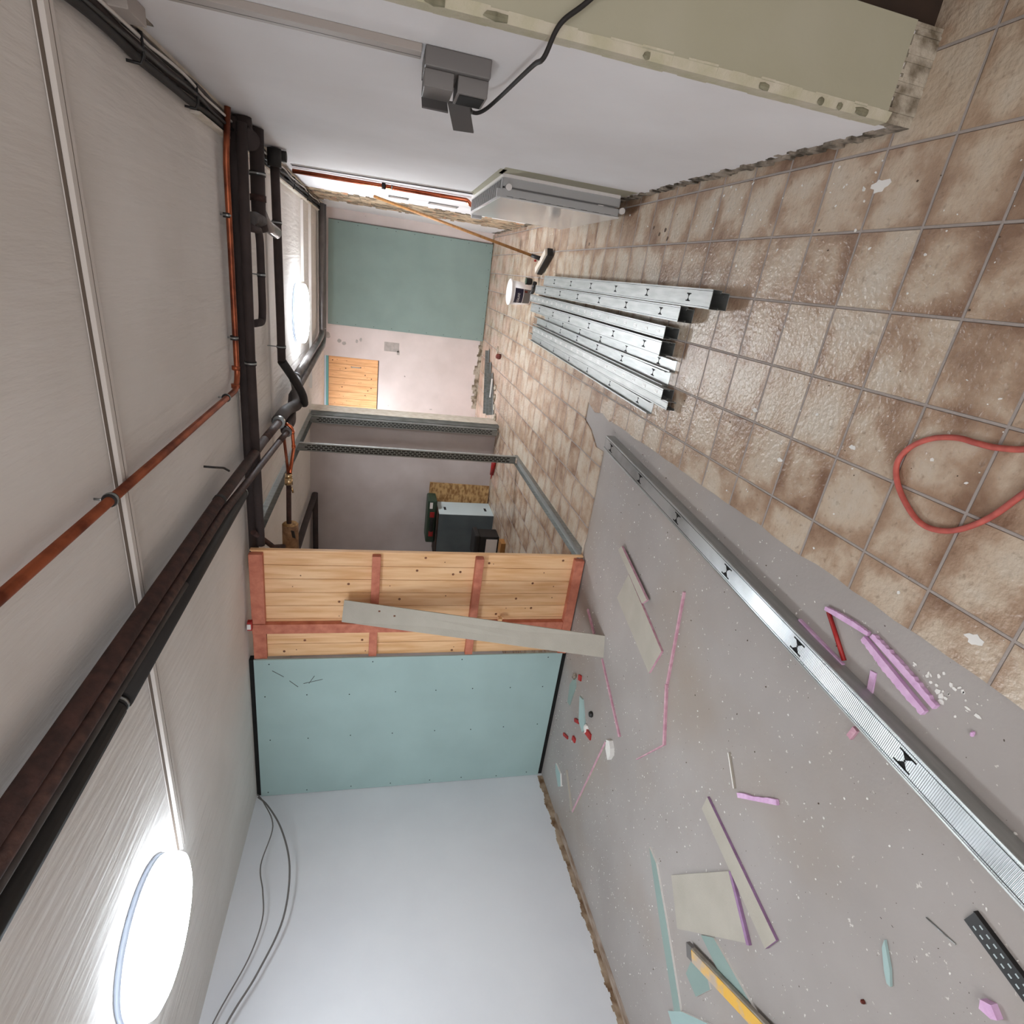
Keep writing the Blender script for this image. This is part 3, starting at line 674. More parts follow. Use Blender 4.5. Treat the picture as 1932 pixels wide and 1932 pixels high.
# continuing pipes, grey bends
p = pipe('steel_pipe', [(-2.05,2.1,2.37),(-2.065,2.62,2.36)], 0.029, 'rust_pipe', 'rusty pipe with a zinc coupling before the dark bend, upper of two')
MB().tube([(-2.065,2.60,2.36),(-2.066,2.66,2.365)],0.046,18).build('coupling','zinc',p)
p = pipe('steel_pipe', [(-2.14,2.35,2.32),(-2.155,2.68,2.31)], 0.022, 'rust_pipe', 'rusty pipe with a zinc coupling before the dark bend, lower of two')
MB().tube([(-2.155,2.66,2.31),(-2.156,2.72,2.315)],0.036,18).build('coupling','grey_plastic',p)
p = pipe('insulated_bend', [(-2.066,2.66,2.375),(-2.07,3.05,2.37),(-2.07,3.28,2.30),(-1.95,3.42,2.33),(-1.93,3.62,2.37)], 0.048, 'insul_grey', 'thick dark grey insulated bend below the ceiling in front of the wooden hatch', fr=0.12)
p = pipe('insulated_bend', [(-2.156,2.72,2.33),(-2.16,3.05,2.33),(-2.16,3.25,2.36),(-2.05,3.5,2.38)], 0.038, 'insulation', 'dark bend tucked behind the thick grey one under the ceiling', fr=0.1)
p = pipe('insulated_bend', [(-1.627,2.82,2.36),(-1.78,2.94,2.29),(-1.93,3.10,2.245),(-2.09,3.34,2.255),(-2.07,3.54,2.33)], 0.034, 'black_rubber', 'black insulated curl hanging over the grey bends', fr=0.12)
p = pipe('grey_pipe', [(-1.925,3.60,2.385),(-1.85,6.20,2.40),(-1.80,6.38,2.40),(-0.24,6.38,2.41)], 0.037, 'grey_pipe', 'shiny grey pipe leading to the far end of the corridor under the ceiling, right one')
MB().tube([(-1.925,3.72,2.386),(-1.92,3.76,2.386)],0.044,16).build('pipe_collar','black_rubber',p)
p = pipe('grey_pipe', [(-2.055,3.54,2.385),(-1.97,6.35,2.39),(-1.90,6.50,2.39),(-0.24,6.50,2.395)], 0.037, 'grey_pipe', 'shiny grey pipe leading to the far end of the corridor under the ceiling, left one')
clamp(p,(-1.76,6.50,2.39),(1,0,0),0.03,0)
# small copper bypass, brass and pipe into the stud room
p = pipe('copper_pipe', [(-2.09,2.70,2.33),(-2.12,2.70,2.275),(-2.30,2.72,2.27),(-2.36,2.62,2.27),(-2.44,2.50,2.27)], 0.013, 'copper_bright', 'thin bent copper branch dropping from the couplings', fr=0.03)
for q in ((-2.16,2.703,2.274),(-2.285,2.718,2.27)): MB().tube([Vector(q)-Vector((0.012,0,0)),Vector(q)+Vector((0.012,0,0))],0.016,12).build('solder_joint','copper_bright',p)
p = pipe('copper_pipe', [(-2.16,2.52,2.31),(-2.46,2.50,2.28)], 0.011, 'copper', 'short straight copper branch beside the bent one')
p = pipe('valve_pipe', [(-2.44,2.50,2.28),(-2.84,2.46,2.28),(-3.05,2.45,2.28)], 0.019, 'rust', 'dark brown pipe crossing in front of the ceiling track towards the wrapped valve')
MB().tube([(-2.44,2.50,2.28),(-2.475,2.497,2.28)],0.027,8).tube([(-2.475,2.497,2.28),(-2.53,2.49,2.28)],0.031,8).build('union_nut','brass',p)
MB().tube([(-2.55,2.50,2.262),(-2.60,2.50,2.25)],0.008,8).build('drain_cock','brass',p)
p = tag(MB().tube([(-2.86,2.46,2.27),(-3.10,2.45,2.27)],[0.062,0.062],20).build('valve_insulation','cream_tube'), 'beige wrapped valve at the end of the brown pipe above the timber partition', 'valve')
MB().tube([(-2.852,2.46,2.27),(-2.86,2.46,2.27)],[0.055,0.062],20).build('foam_rim','osb',p)
MB().obox((-2.92,2.40,2.24),(0.03,0.004,0.006),(0,0.006,0),(0.004,0.0,0.012)).build('valve_lever','black',p)
p = pipe('valve_pipe', [(-2.60,1.76,2.40),(-2.80,1.98,2.34),(-2.86,2.05,2.33),(-2.98,2.3,2.30)], 0.018, 'rust', 'short rusty pipe and cap between the insulated pipes and the wrapped valve')
p = pipe('brown_pipe', [(-3.80,5.42,2.40),(-3.74,3.5,2.40),(-3.72,2.3,2.40)], 0.036, 'insulation', 'brown pipe running along the ceiling of the stud room')
p = pipe('brown_pipe', [(-3.80,5.47,2.40),(-4.95,5.49,2.395)], 0.036, 'insulation', 'dark pipe along the top of the stud room back wall')
# copper riser to the radiator
p = pipe('copper_riser', [(-0.225,3.72,2.38),(-0.225,3.62,0.93),(-0.26,3.61,0.90),(-0.27,3.61,0.82)], 0.017, 'copper_bright', 'copper riser coming down the right wall to the radiator', fr=0.03)
MB().tube([(-0.225,3.672,1.66),(-0.225,3.670,1.63)],0.024,12).build('pipe_clamp','black_rubber',p)
MB().tube([(-0.225,3.668,1.58),(-0.225,3.667,1.57)],0.021,12).build('pipe_clip','zinc',p)
o = MB().tube([(-0.206,3.48,2.36),(-0.206,3.25,0.93)],0.004,6).build('thin_cable','duct_white'); tag(o,'thin white cable on the wall beside the copper riser','cable')
o = MB().tube([(-0.206,3.54,2.36),(-0.206,3.32,0.93)],0.004,6).build('thin_cable','insul_grey'); tag(o,'thin grey cable on the wall nearest to the copper riser','cable')
o = MB().tube(fillet([(-1.885,1.04,2.462),(-1.89,1.05,2.42),(-1.93,1.16,2.40),(-1.99,1.28,2.405)],0.02),0.006,8).build('ceiling_hook','black'); tag(o,'black bent hook screwed into the ceiling beside the rusty pipe','hook')

# cables along the ceiling corner
def sag(x, z, y0, y1, amp, per, ph, dx=0.0):
    pts = []; n_ = int((y1-y0)/0.08)
    for i in range(n_+1):
        y = y0+(y1-y0)*i/n_; pts.append((x+dx*math.sin(y*5+ph), y, z-amp*abs(math.sin(math.pi*(y-y0)/per+ph))))
    return pts
for k, (x, z, r, m_, lb) in enumerate(((-0.298,2.450,0.015,'black_rubber','black cable nearest the room in the bundle along the ceiling corner'),(-0.262,2.450,0.015,'insulation','brown cable in the middle of the bundle along the ceiling corner'),(-0.232,2.445,0.010,'insul_grey','grey cable closest to the wall in the bundle along the ceiling corner'),(-0.278,2.428,0.007,'black','thin black cable hanging lowest in the ceiling corner bundle'),(-0.246,2.428,0.006,'duct_white','thin white cable in the bundle along the ceiling corner'))):
    o = MB().tube(sag(x, z, -1.2, 6.9, 0.012, 0.62, k*0.7, 0.006), r, 8).build('ceiling_cable', m_); tag(o, lb, 'cable', 'cables along the ceiling corner')
for y, lb in ((0.62,'black strap nearest to the camera round the corner cables'),(1.22,'black strap round the corner cables just before the pipes'),(2.35,'black strap round the corner cables between the pipes'),(3.3,'black strap round the corner cables past the elbow'),(4.1,'black strap round the corner cables near the far lamp'),(5.1,'black strap round the corner cables above the brick strip')):
    o = MB().tube([(-0.322,y-0.012,2.465),(-0.322,y,2.425),(-0.30,y,2.414),(-0.235,y,2.416),(-0.220,y+0.012,2.462)],0.005,6).build('cable_strap','black'); tag(o, lb, 'strap', 'straps holding the ceiling cables')
o = MB().blob((-0.202,0.62,2.42),0.006,0.06,0.03,seed=5).build('wall_hole','mortar'); struct(o)
o = MB().box(-0.25,-0.201,0.36,0.505,2.36,2.45).build('junction_box','trunk_grey',None,0.003); tag(o,'grey junction box high on the right wall at the edge of the photo','box')
# two grey cables hanging at the left
o = MB().tube(smooth([(-4.93,1.66,2.45),(-4.90,1.55,2.38),(-4.86,1.30,2.27),(-4.86,1.0,2.30),(-4.85,0.80,2.25),(-4.85,0.62,2.22),(-4.86,0.40,2.26),(-4.86,0.10,2.38),(-4.84,-0.2,2.45)]),0.0045,8).build('hanging_cable','grey_plastic'); tag(o,'thin grey cable in an S curve at the top of the left wall','cable')
o = MB().tube(smooth([(-4.94,1.64,2.44),(-4.88,1.50,2.34),(-4.84,1.25,2.20),(-4.84,0.95,2.10),(-4.84,0.60,2.09),(-4.84,0.30,2.19),(-4.83,0.05,2.31),(-4.80,-0.4,2.45)]),0.0065,8).build('hanging_cable','grey_plastic'); tag(o,'thicker grey cable sagging lower at the top of the left wall','cable')

# ------------------------------------------------------------------ right wall: trunking, socket box, radiator
t = thing('cable_trunking', 'vertical light grey cable trunking above the socket box on the right wall', 'trunking', (-0.2,0.27,1.53))
MB().box(-0.022,0,-0.035,0.035,0,0.94).build('duct','trunk_grey',t,0.002)
MB().box(-0.0228,-0.022,0.008,0.0095,0,0.94).build('lid_seam','grey_plastic2',t)
t = thing('socket_box', 'grey double socket box with open flaps on the right wall', 'socket', (-0.2,0.33,1.42))
MB().box(-0.052,0,-0.10,0.07,-0.105,0.10).build('housing','grey_plastic',t,0.004)
MB().box(-0.056,-0.052,0.05,0.0515,-0.105,0.10).build('housing_seam','black',t)
MB().box(-0.10,-0.052,0.068-0.15,0.055,0.006,0.098).build('upper_cover','grey_plastic',t,0.003)
UC = [o for o in col.objects if o.name.startswith('upper_cover')][-1]
MB().box(-0.10,-0.052,0.068-0.15,0.055,-0.103,-0.006).build('lower_cover','grey_plastic',t,0.003)
LC = [o for o in col.objects if o.name.startswith('lower_cover')][-1]
MB().obox((-0.105,0.09,0.05),(0.003,0.0,0),(0.022,0.036,0),(0,0,0.044)).build('flap','grey_plastic2',UC,0.001)
MB().obox((-0.120,0.115,-0.045),(0.003,0,0),(-0.028,0.050,-0.018),(0,0.010,0.036)).build('flap','grey_plastic2',LC,0.001)
MB().box(-0.1015,-0.10,-0.07,0.045,-0.095,-0.015).build('socket_face','dark_slot',t)
b = MB(); b.tube([(-0.075,0.075,-0.055),(-0.085,0.12,-0.066)],0.013,12); b.tube([(-0.085,0.12,-0.066),(-0.09,0.15,-0.082)],[0.012,0.008],12)
o = b.build('plug','black'); o.location = t.location; tag(o,'black plug stuck in the lower socket','plug')
o = MB().tube(smooth([(-0.29,0.47,1.345),(-0.285,0.50,1.315),(-0.27,0.49,1.285),(-0.25,0.40,1.255),(-0.245,0.20,1.235),(-0.25,0.02,1.225),(-0.26,-0.08,1.222),(-0.19,-0.10,1.195),(-0.13,-0.10,1.13),(-0.02,-0.12,1.02),(0.10,-0.2,0.9)]),0.0065,10).build('power_cable','black_rubber'); tag(o,'black power cable drooping from the plug across the green wall end','cable')
# radiator
t = thing('radiator', 'white flat-panel radiator mounted low on the right wall', 'radiator', (-0.2,2.15,0.0))
MB().box(-0.135,-0.125,0.0,1.38,0.075,0.905).build('front_panel','radiator_white',t,0.002)
b = MB(); b.box(-0.125,-0.085,0.01,1.37,0.08,0.895); 
y = 0.03
while y < 1.35: b.box(-0.083,-0.068,y,y+0.012,0.1,0.88,1); y += 0.035
b.box(-0.068,-0.022,0.01,1.37,0.08,0.895); b.build('water_panels',['radiator_rib','radiator_rib'],t)
b = MB(); b.box(-0.124,-0.08,-0.006,0.0,0.09,0.895).box(-0.066,-0.018,-0.006,0.0,0.09,0.895)
for k in range(9):
    z = 0.14+k*0.085; b.box(-0.1235,-0.1215,-0.0066,-0.006,z,z+0.045,1); b.box(-0.020,-0.0185,-0.0066,-0.006,z,z+0.045,1)
b.build('side_cover',['radiator_rib','black'],t)
b = MB(); b.box(-0.125,-0.02,0.0,1.38,0.896,0.905)
for k in range(26): b.box(-0.115,-0.03,0.03+k*0.052,0.05+k*0.052,0.905,0.907,1)
b.build('top_grille',['radiator_rib','black'],t)
MB().box(-0.02,-0.002,-0.03,1.4,0.10,0.905).build('back_plate','white_plastic',t)
for (x, z) in ((-0.073,0.86),(-0.09,0.07)):
    MB().tube([(x,-0.008,z),(x,-0.03,z)],0.02,14).build('end_cap','white_plastic',t)
MB().box(-0.13,-0.085,-0.004,0.03,0.82,0.93).build('end_bracket','radiator_rib',t)
MB().tube([(-0.07,1.42,0.78),(-0.07,1.42,0.88)],0.02,12).build('radiator_valve','white_plastic',t)
MB().box(-0.16,-0.12,1.40,1.45,0.80,0.89).build('thermostat_head','radiator_rib',t,0.004)
MB().box(-0.079,-0.074,-0.0075,-0.005,0.2,0.24).build('bleed_plug','white_plastic',t)
o = MB().box(-0.201,-0.2,1.93,2.17,0.06,0.93).box(-0.201,-0.2,2.0,3.4,0.905,0.95).build('trim_13','green_paint'); struct(o,'greenish unpainted strip on the wall round the radiator')
# shutter belt plates
for z0, z1, y, lb in ((1.40,1.60,4.62,'narrow grey recessed plate on the right wall, upper of two'),(0.90,1.20,4.60,'narrow grey recessed plate on the right wall, lower of two')):
    t = thing('wall_plate', lb, 'plate', (-0.2,y,z0), 0, 'recessed plates behind the broom handle')
    MB().box(-0.004,0,-0.09,0.09,0,z1-z0).build('plate','grey_plastic',t)
    MB().box(-0.006,-0.004,-0.06,0.05,0.02,z1-z0-0.02).build('plate_cover','trunk_grey',t)

# ------------------------------------------------------------------ far wall board, hatch
t = thing('drywall_board', 'greyish green plasterboard standing against the far wall', 'plasterboard', (-1.07,7.36,0.012))
b = MB(); b.box(-0.71,0.72,0,0.015,0,2.395)
pts = []
for k in range(9):
    pts += [(0.69,0.1+k*0.27),(-0.68,0.1+k*0.27)]
for k in range(6): pts.append((-0.6+k*0.24,0.03))
screws(b, pts, -0.0005); b.build('panel',['teal_far','dark_slot'],t)
MB().box(0.721,0.728,0.002,0.012,0,2.395).build('board_edge','insul_grey',t)
t = thing('wooden_hatch', 'pine plank hatch with a metal handle high in the far wall recess', 'hatch', (0,0,0))
b = MB(); plankwall(b,-3.27,-2.28,1.645,2.405,7.53,7.55,0.11,4,21); b.build('planks',['pine_hatch','knot'],t)
MB().box(-2.28,-2.262,7.53,7.555,1.64,2.41).build('frame_edge','brown_dark',t)
MB().box(-3.27,-2.262,7.53,7.555,1.633,1.644).build('frame_edge','brown_dark',t)
b = MB(); b.tube(fillet([(-2.42,7.528,2.06),(-2.42,7.49,2.06),(-2.42,7.49,1.92),(-2.42,7.528,1.92)],0.015),0.007,8); b.build('handle','zinc',t)

# ------------------------------------------------------------------ broom, bucket
t = thing('broom', 'broom with a brown wooden handle leaning on the right wall', 'broom', (0,0,0))
MB().tube([(-0.565,4.12,0.13),(-0.225,4.64,1.74)],0.014,12).build('handle','cork_handle',t)
MB().tube([(-0.575,4.10,0.085),(-0.555,4.13,0.17)],[0.022,0.018],12).build('socket','black',t)
c = Vector((-0.60,4.07,0.08)); ax = Vector((-0.09,0.155,0)); ay = Vector((0.028,0.016,0))
MB().obox(c, ax, ay, (0,0,0.012)).build('head','wood_white',t,0.004)
MB().obox(c-Vector((0,0,0.04)), ax*1.02, ay*1.2, (0,0,0.028)).build('bristles','black',t,0.006)
MB().blob((-0.60,4.13,0.125),0.012,0.014,0.012,seed=3).build('grip_screw','red_plastic',t)
t = thing('paint_bucket', 'white plastic bucket with a navy label standing beyond the steel profiles', 'bucket', (-0.935,4.66,0))
MB().lathe((0,0,0),[(0.105,0),(0.112,0.01),(0.128,0.225)],40).build('bucket_body','white_plastic',t)
MB().lathe((0,0,0),[(0.128,0.222),(0.138,0.226),(0.138,0.246),(0.126,0.252),(0.05,0.25)],40).build('lid','white_plastic',t)
def curved(a0,a1,z0,z1,off,n=12):
    vs=[];fs=[]
    for i in range(n+1):
        a=a0+(a1-a0)*i/n
        for z in (z0,z1):
            r=0.112+0.016*(z-0.01)/0.215+off; vs.append((r*math.cos(a),r*math.sin(a),z))
    for i in range(n): fs.append((2*i,2*i+2,2*i+3,2*i+1))
    return vs,fs
va,fa = curved(-math.pi*0.80,-math.pi*0.36,0.105,0.200,0.0012); LB = MB().add(va,fa).build('label','navy',t)
va,fa = curved(-math.pi*0.80,-math.pi*0.36,0.02,0.100,0.0012); MB().add(va,fa).build('lower_label','grey_plastic',t)
va,fa = curved(-math.pi*0.46,-math.pi*0.40,0.06,0.092,0.0018,4); MB().add(va,fa).build('label_mark','stone_red',t)
# lettering, bent round the bucket
fc = bpy.data.curves.new('lettering','FONT'); fc.body = 'FUSSALAND'; fc.size = 0.042; fc.align_x = 'LEFT'; fc.extrude = 0.0
fo = bpy.data.objects.new('lettering_tmp', fc); col.objects.link(fo)
dg = bpy.context.evaluated_depsgraph_get(); me = bpy.data.meshes.new_from_object(fo.evaluated_get(dg)); bpy.data.objects.remove(fo, do_unlink=True)
xs_ = [v.co.x for v in me.vertices]; wdt = max(xs_)
for v in me.vertices:
    a = -math.pi*0.78 + (v.co.x/wdt)*math.pi*0.29; z = 0.142+v.co.y*0.9; r = 0.112+0.016*(z-0.01)/0.215+0.0024
    v.co = (r*math.cos(a), r*math.sin(a), z)
me.materials.append(M['white_plastic']); lo_ = bpy.data.objects.new('lettering', me); col.objects.link(lo_); lo_.parent = LB
o = MB().tube(smooth([(-0.80,4.34,0.04),(-0.84,4.33,0.05),(-0.88,4.38,0.04),(-0.92,4.42,0.05)]),0.022,10).build('hose_piece','black'); tag(o,'black tool bag strap lying between bucket and profiles','strap')
b = MB().lathe((0,0,0),[(0.030,0),(0.036,0.03),(0.034,0.06)],20); o = b.build('tape_roll','black'); o.location=(-0.80,4.36,0.075); tag(o,'black cup with a green rim beside the bucket','cup')
MB().lathe((0,0,0.058),[(0.033,0),(0.037,0.002),(0.037,0.006),(0.033,0.008)],20).build('rim','green_box',o)

# ------------------------------------------------------------------ stud room contents
t = thing('storage_crate', 'grey crate with two hand holes standing in the room behind the studs', 'crate', (-4.20,5.02,0))
MB().box(-0.36,0.353,0.0,0.44,0,0.755).build('crate_body','box_grey',t,0.003)
MB().box(0.353,0.358,0.0,0.44,0,0.755).build('lit_side','box_light',t)  # side painted lighter, as lit through the stud opening
for z in (0.63,0.06):
    MB().obox((0.3585,0.20,z+0.03),(0.001,0,0),(0,0.05,0),(0,0,0.016)).build('hand_hole','dark_slot',t)
o = MB().box(-4.55,-3.84,5.03,5.44,0.757,0.775).build('loose_plank','brown_dark'); tag(o,'dark board lying on top of the grey crate','board')
t = thing('tool_case', 'dark green tool case with red latches lying on the crate', 'case', (-4.05,5.16,0.776))
MB().box(-0.30,0.34,0,0.30,0,0.125).build('case_body','green_box',t,0.02)
for x in (-0.16,0.13): MB().box(x-0.04,x+0.04,-0.006,0.0,0.03,0.09).build('latch','red_plastic',t)
MB().box(0.22,0.31,-0.002,0.0,0.06,0.10).build('sticker','white_plastic',t)
MB().box(-0.12,0.09,-0.03,0.0,0.04,0.08).build('handle','black',t,0.006)
o = MB().obox((-3.73,5.50,0.44),(0.155,0,0),(0,0.009,0.0),(0,0.02,0.425)).build('osb_sheet','osb'); tag(o,'narrow strand board offcut standing against the back wall behind the crate','board')
t = thing('toolbox', 'black toolbox with a white label in front of the grey crate', 'toolbox', (-4.03,4.66,0))
MB().box(-0.20,0.10,-0.12,0.12,0,0.26).build('box_body','black',t,0.012)
MB().box(-0.22,0.12,-0.14,0.14,0.26,0.33).build('lid','black_rubber',t,0.02)
MB().box(-0.19,0.06,-0.124,-0.12,0.02,0.17).build('label','white_plastic',t)
o = MB().box(-3.99,-3.84,4.16,4.30,0,0.06).build('small_carton','cork_handle'); tag(o,'small open cardboard box in front of the black toolbox','box')
o = MB().tube([(-3.35,5.35,0.03),(-3.12,5.30,0.03)],[0.026,0.034],12).tube([(-3.35,5.35,0.03),(-3.42,5.365,0.03)],[0.012,0.005],8).build('sealant_tube','red_plastic'); tag(o,'red and white sealant tube lying by the back wall behind the studs','tube')

# ------------------------------------------------------------------ offcuts by the far wall
def plate(name, poly, z0, th, m, label, cat='offcut', group=None, side=None):
    mats = [m] if side is None else [m, side]
    o = MB().prism(poly, z0, z0+th, 0, None if side is None else 1).build(name, mats); return tag(o, label, cat, group)
for k,(x0,x1,y,lb) in enumerate(((-2.72,-1.83,6.70,'dark steel offcut nearest to the far wall'),(-2.68,-1.98,6.45,'middle steel offcut of the small pile in the corridor'),(-2.62,-2.10,6.22,'front steel offcut of the small pile in the corridor, with a slot'))):
    b = MB(); s_ = -0.55*0
    b.obox(((x0+x1)/2, y-0.15, 0.012),((x1-x0)/2,0.20,0),(-0.02,0.06,0),(0,0,0.0015)).obox(((x0+x1)/2-0.02, y-0.09, 0.03),((x1-x0)/2,0.20,0),(-0.0005,0.001,0),(0,0,0.022))
    o = b.build('steel_offcut','steel_dull'); tag(o, lb, 'offcut', 'steel offcuts in the far corridor')
o = MB().box(-2.42,-2.15,6.08,6.10,0.03,0.045).build('white_strip','chip_white'); tag(o,'thin white strip on the steel offcuts','strip')
o = MB().blob((-1.80,5.86,0.03),0.05,0.07,0.035,seed=9).build('brick_lump','stone_red'); tag(o,'red brown brick lump on the tiles near the far wall','brick')
for k,(x,y) in enumerate(((-1.75,6.1),(-2.25,5.95),(-2.38,5.9),(-2.5,5.84),(-2.62,5.70))):
    o = MB().blob((x,y,0.01),0.06,0.05,0.012,seed=20+k).build('plaster_lump','mortar_light'); tag(o,'pale plaster lump in the far corridor, '+('behind the brick lump','first beside the steel offcuts','second beside the steel offcuts','third beside the steel offcuts','by the stud wall end')[k],'rubble','plaster lumps near the offcuts')

# ------------------------------------------------------------------ left wall foot
b = MB(); yy = -3.3; rn = random.Random(6); hz_ = 0.043
while yy < 1.7:
    d = rn.uniform(0.012,0.03); xw = -5.035+(1.80-yy)*0.0683
    hz_ = 0.6*hz_ + 0.4*(0.043+rn.uniform(-0.022,0.022)); b.box(xw-0.02, xw+0.003+rn.uniform(0,0.004), yy, yy+d, ZF, hz_); yy += d
struct(b.build('baseboard_left','mortar_brown'),'ragged brown edge at the foot of the white left wall')
b = MB().prism([(-4.985,1.25),(-4.955,1.25),(-4.67,-3.0),(-4.72,-3.0)],ZF,0.010); tag(b.build('floor_plank','plank_brown'),'long narrow brown strip lying along the foot of the left wall','strip')

# ------------------------------------------------------------------ floor debris on the screed
Z = ZF
plate('board_offcut', [(-2.454,1.003),(-2.682,1.079),(-2.835,0.496),(-2.631,0.435)], Z, 0.014, 'board_grey', 'larger grey board offcut with pink edges on the concrete', side='board_pink')
o = MB().prism([(-2.372,1.190),(-2.33,1.150),(-2.452,0.690),(-2.505,0.735)], lambda x,y: 0.0045, lambda x,y: 0.020, 0, 1).build('board_offcut',['board_grey','board_pink']); tag(o,'narrow board offcut lying across the larger grey one','offcut')
def strip(p, q, wd, h, m, label, z=None, name='board_strip', group='pink edged board strips', side=None, w2=None):
    z = Z if z is None else z
    p, q = Vector((*p,0)), Vector((*q,0)); n_ = Vector((-(q-p).y,(q-p).x,0)).normalized()
    a = wd/2; c_ = (w2 if w2 is not None else wd)/2
    poly = [tuple((p+n_*a)[:2]), tuple((q+n_*c_)[:2]), tuple((q-n_*c_)[:2]), tuple((p-n_*a)[:2])]
    return plate(name, poly, z, h, m, label, 'strip', group, side)
strip((-2.215,0.396),(-2.755,0.311),0.012,0.013,'board_pink','pink board strip pointing at the long steel stud, beside the grey offcut')
strip((-2.763,0.315),(-3.073,0.183),0.016,0.013,'board_pink','pink board strip continuing the one beside the grey offcut')
strip((-3.078,0.185),(-3.402,0.385),0.006,0.012,'board_pink','thin bent end of the long pink strip chain', w2=0.003)
strip((-3.203,1.098),(-3.462,0.627),0.010,0.012,'board_pink','pink strip starting at the foot of the leaning grey board', w2=0.02)
strip((-3.650,0.767),(-4.603,0.982),0.018,0.013,'board_pink','pink strip in front of the teal plasterboard corner', side='board_grey')
strip((-4.445,1.245),(-4.617,1.002),0.016,0.013,'board_grey','short grey strip near the left wall corner')
strip((-3.05,1.495),(-3.136,1.303),0.018,0.013,'board_pink','dark pink strip half hidden behind the leaning grey board')
o = MB().prism([(-3.60,0.74),(-3.66,0.72),(-3.70,0.66),(-3.64,0.64),(-3.60,0.66),(-3.57,0.70)],Z,0.02).build('plaster_scrap','chip_white'); tag(o,'white plaster scrap at the end of the pink strip','scrap')
plate('glass_shard', [(-3.66,1.46),(-3.72,1.41),(-3.95,1.45),(-3.96,1.50),(-3.80,1.53)], Z, 0.006, 'teal_far', 'greenish shard with rubble near the foot of the teal plasterboard','shard')
o = MB().blob((-3.655,1.455,0.006),0.03,0.02,0.016,seed=31).build('rubble','mortar'); tag(o,'brown crumb lump on the greenish shard','rubble')
plate('board_shard', [(-3.72,1.30),(-3.70,1.24),(-3.86,1.09),(-3.92,1.13),(-3.90,1.22)], Z, 0.012, 'teal_board', 'teal board shard with a white broken end','shard')
o = MB().blob((-3.84,1.08,0.002),0.045,0.03,0.012,seed=33).build('plaster_scrap','chip_white'); tag(o,'white plaster scrap touching the teal board shard','scrap')
b = MB().lathe((-3.679,1.06,Z),[(0.02,0),(0.024,0.01),(0.018,0.022)],16); tag(b.build('black_cap','black'),'round black cap on the concrete by the shards','cap')
for k,((x,y),sx,sy,a,lb) in enumerate((((-3.597,1.366),0.022,0.016,0.3,'small red plastic bit nearest the leaning board'),((-3.93,1.255),0.014,0.036,0.5,'flat red plastic bit left of the teal shard'),((-3.845,1.04),0.024,0.05,0.2,'largest red plastic bit, double winged'),((-4.22,1.39),0.012,0.04,0.4,'pointed red bit closest to the teal plasterboard'),((-4.10,1.235),0.02,0.02,0.0,'square red bit beside a white chip'))):
    o = MB().obox((x,y,ZF+0.008),(sx*math.cos(a),sx*math.sin(a),0),(-sy*math.sin(a),sy*math.cos(a),0.004),(0,0,0.007)).build('red_bit','red_plastic'); tag(o, lb, 'scrap', 'red plastic bits')
plate('board_shard', [(-4.60,1.46),(-4.66,1.43),(-4.72,1.32),(-4.66,1.27),(-4.58,1.33)], Z, 0.012, 'teal_board', 'teal shard by the left wall corner, white underneath','shard', side='chip_white')
strip((-2.665,-0.26),(-2.775,-0.36),0.008,0.012,'chip_white','thin whitish splinter leading to the frayed pink strip', side='board_grey')
b = []
P0, P1 = Vector((-2.777,-0.393,0)), Vector((-2.597,-0.579,0)); nn = Vector((0.72,0.69,0)); rn = random.Random(12)
up_ = [tuple((P0.lerp(P1,i/9)+nn*(0.010+rn.uniform(-0.004,0.004)))[:2]) for i in range(10)]; dn_ = [tuple((P0.lerp(P1,i/9)-nn*0.010)[:2]) for i in range(9,-1,-1)]
plate('board_strip', up_+dn_, Z, 0.014, 'foam_pink', 'frayed pink strip on the concrete right of the purple edged board', 'strip', 'pink edged board strips')
plate('board_offcut', [(-2.972,-0.238),(-3.06,-0.232),(-3.171,-0.792),(-3.075,-0.815)], Z, 0.014, 'board_grey', 'long grey board offcut with a purple edge lying on the concrete', side='foam_purple')
plate('board_offcut', [(-3.608,-0.194),(-3.126,-0.500),(-3.275,-0.712),(-3.788,-0.355)], Z+0.0005, 0.013, 'board_grey', 'square grey board offcut left of the purple edged one', side='board_grey')
strip((-3.116,-0.505),(-3.272,-0.722),0.016,0.014,'foam_purple','purple strip along the edge of the square grey offcut', w2=0.02)
plate('board_strip', [(-3.703,0.036),(-3.709,-0.058),(-3.877,-0.278),(-4.14,-0.59),(-4.20,-0.545),(-3.951,-0.239),(-3.80,-0.07)], Z, 0.012, 'teal_far', 'long tapering green board strip near the left wall', 'strip', side='chip_white')
plate('board_strip', [(-3.597,-0.494),(-3.502,-0.562),(-3.440,-0.99),(-3.50,-0.95),(-3.590,-0.72)], Z, 0.012, 'teal_far', 'green board strip beside the yellow level', 'strip', side='chip_white')
plate('board_shard', [(-3.90,-0.50),(-3.80,-0.50),(-3.70,-0.58),(-3.74,-0.65),(-3.90,-0.60)], Z, 0.010, 'teal_far', 'green board scrap poking out from under the yellow level', 'shard', side='chip_white')
plate('board_offcut', [(-4.251,-0.49),(-4.10,-0.565),(-3.82,-0.76),(-3.9,-1.0),(-4.35,-0.9)], Z, 0.0125, 'teal_board', 'teal plasterboard offcut at the lower left corner of the photo', side='chip_white')
# spirit level
t = thing('spirit_level', 'worn yellow spirit level with plaster smears lying on the green scraps', 'level', (-3.735,-0.47,0.006), math.atan2(-0.43,0.29))
MB().box(0,1.2,-0.038,0.024,0.0,0.022).build('body','aluminium',t,0.003)
MB().box(0.05,1.15,-0.0385,0.016,0.0221,0.0245).build('yellow_face','yellow',t)
MB().box(0.0,0.05,-0.040,0.026,-0.001,0.0235).build('end_cap','grey_plastic',t,0.003)
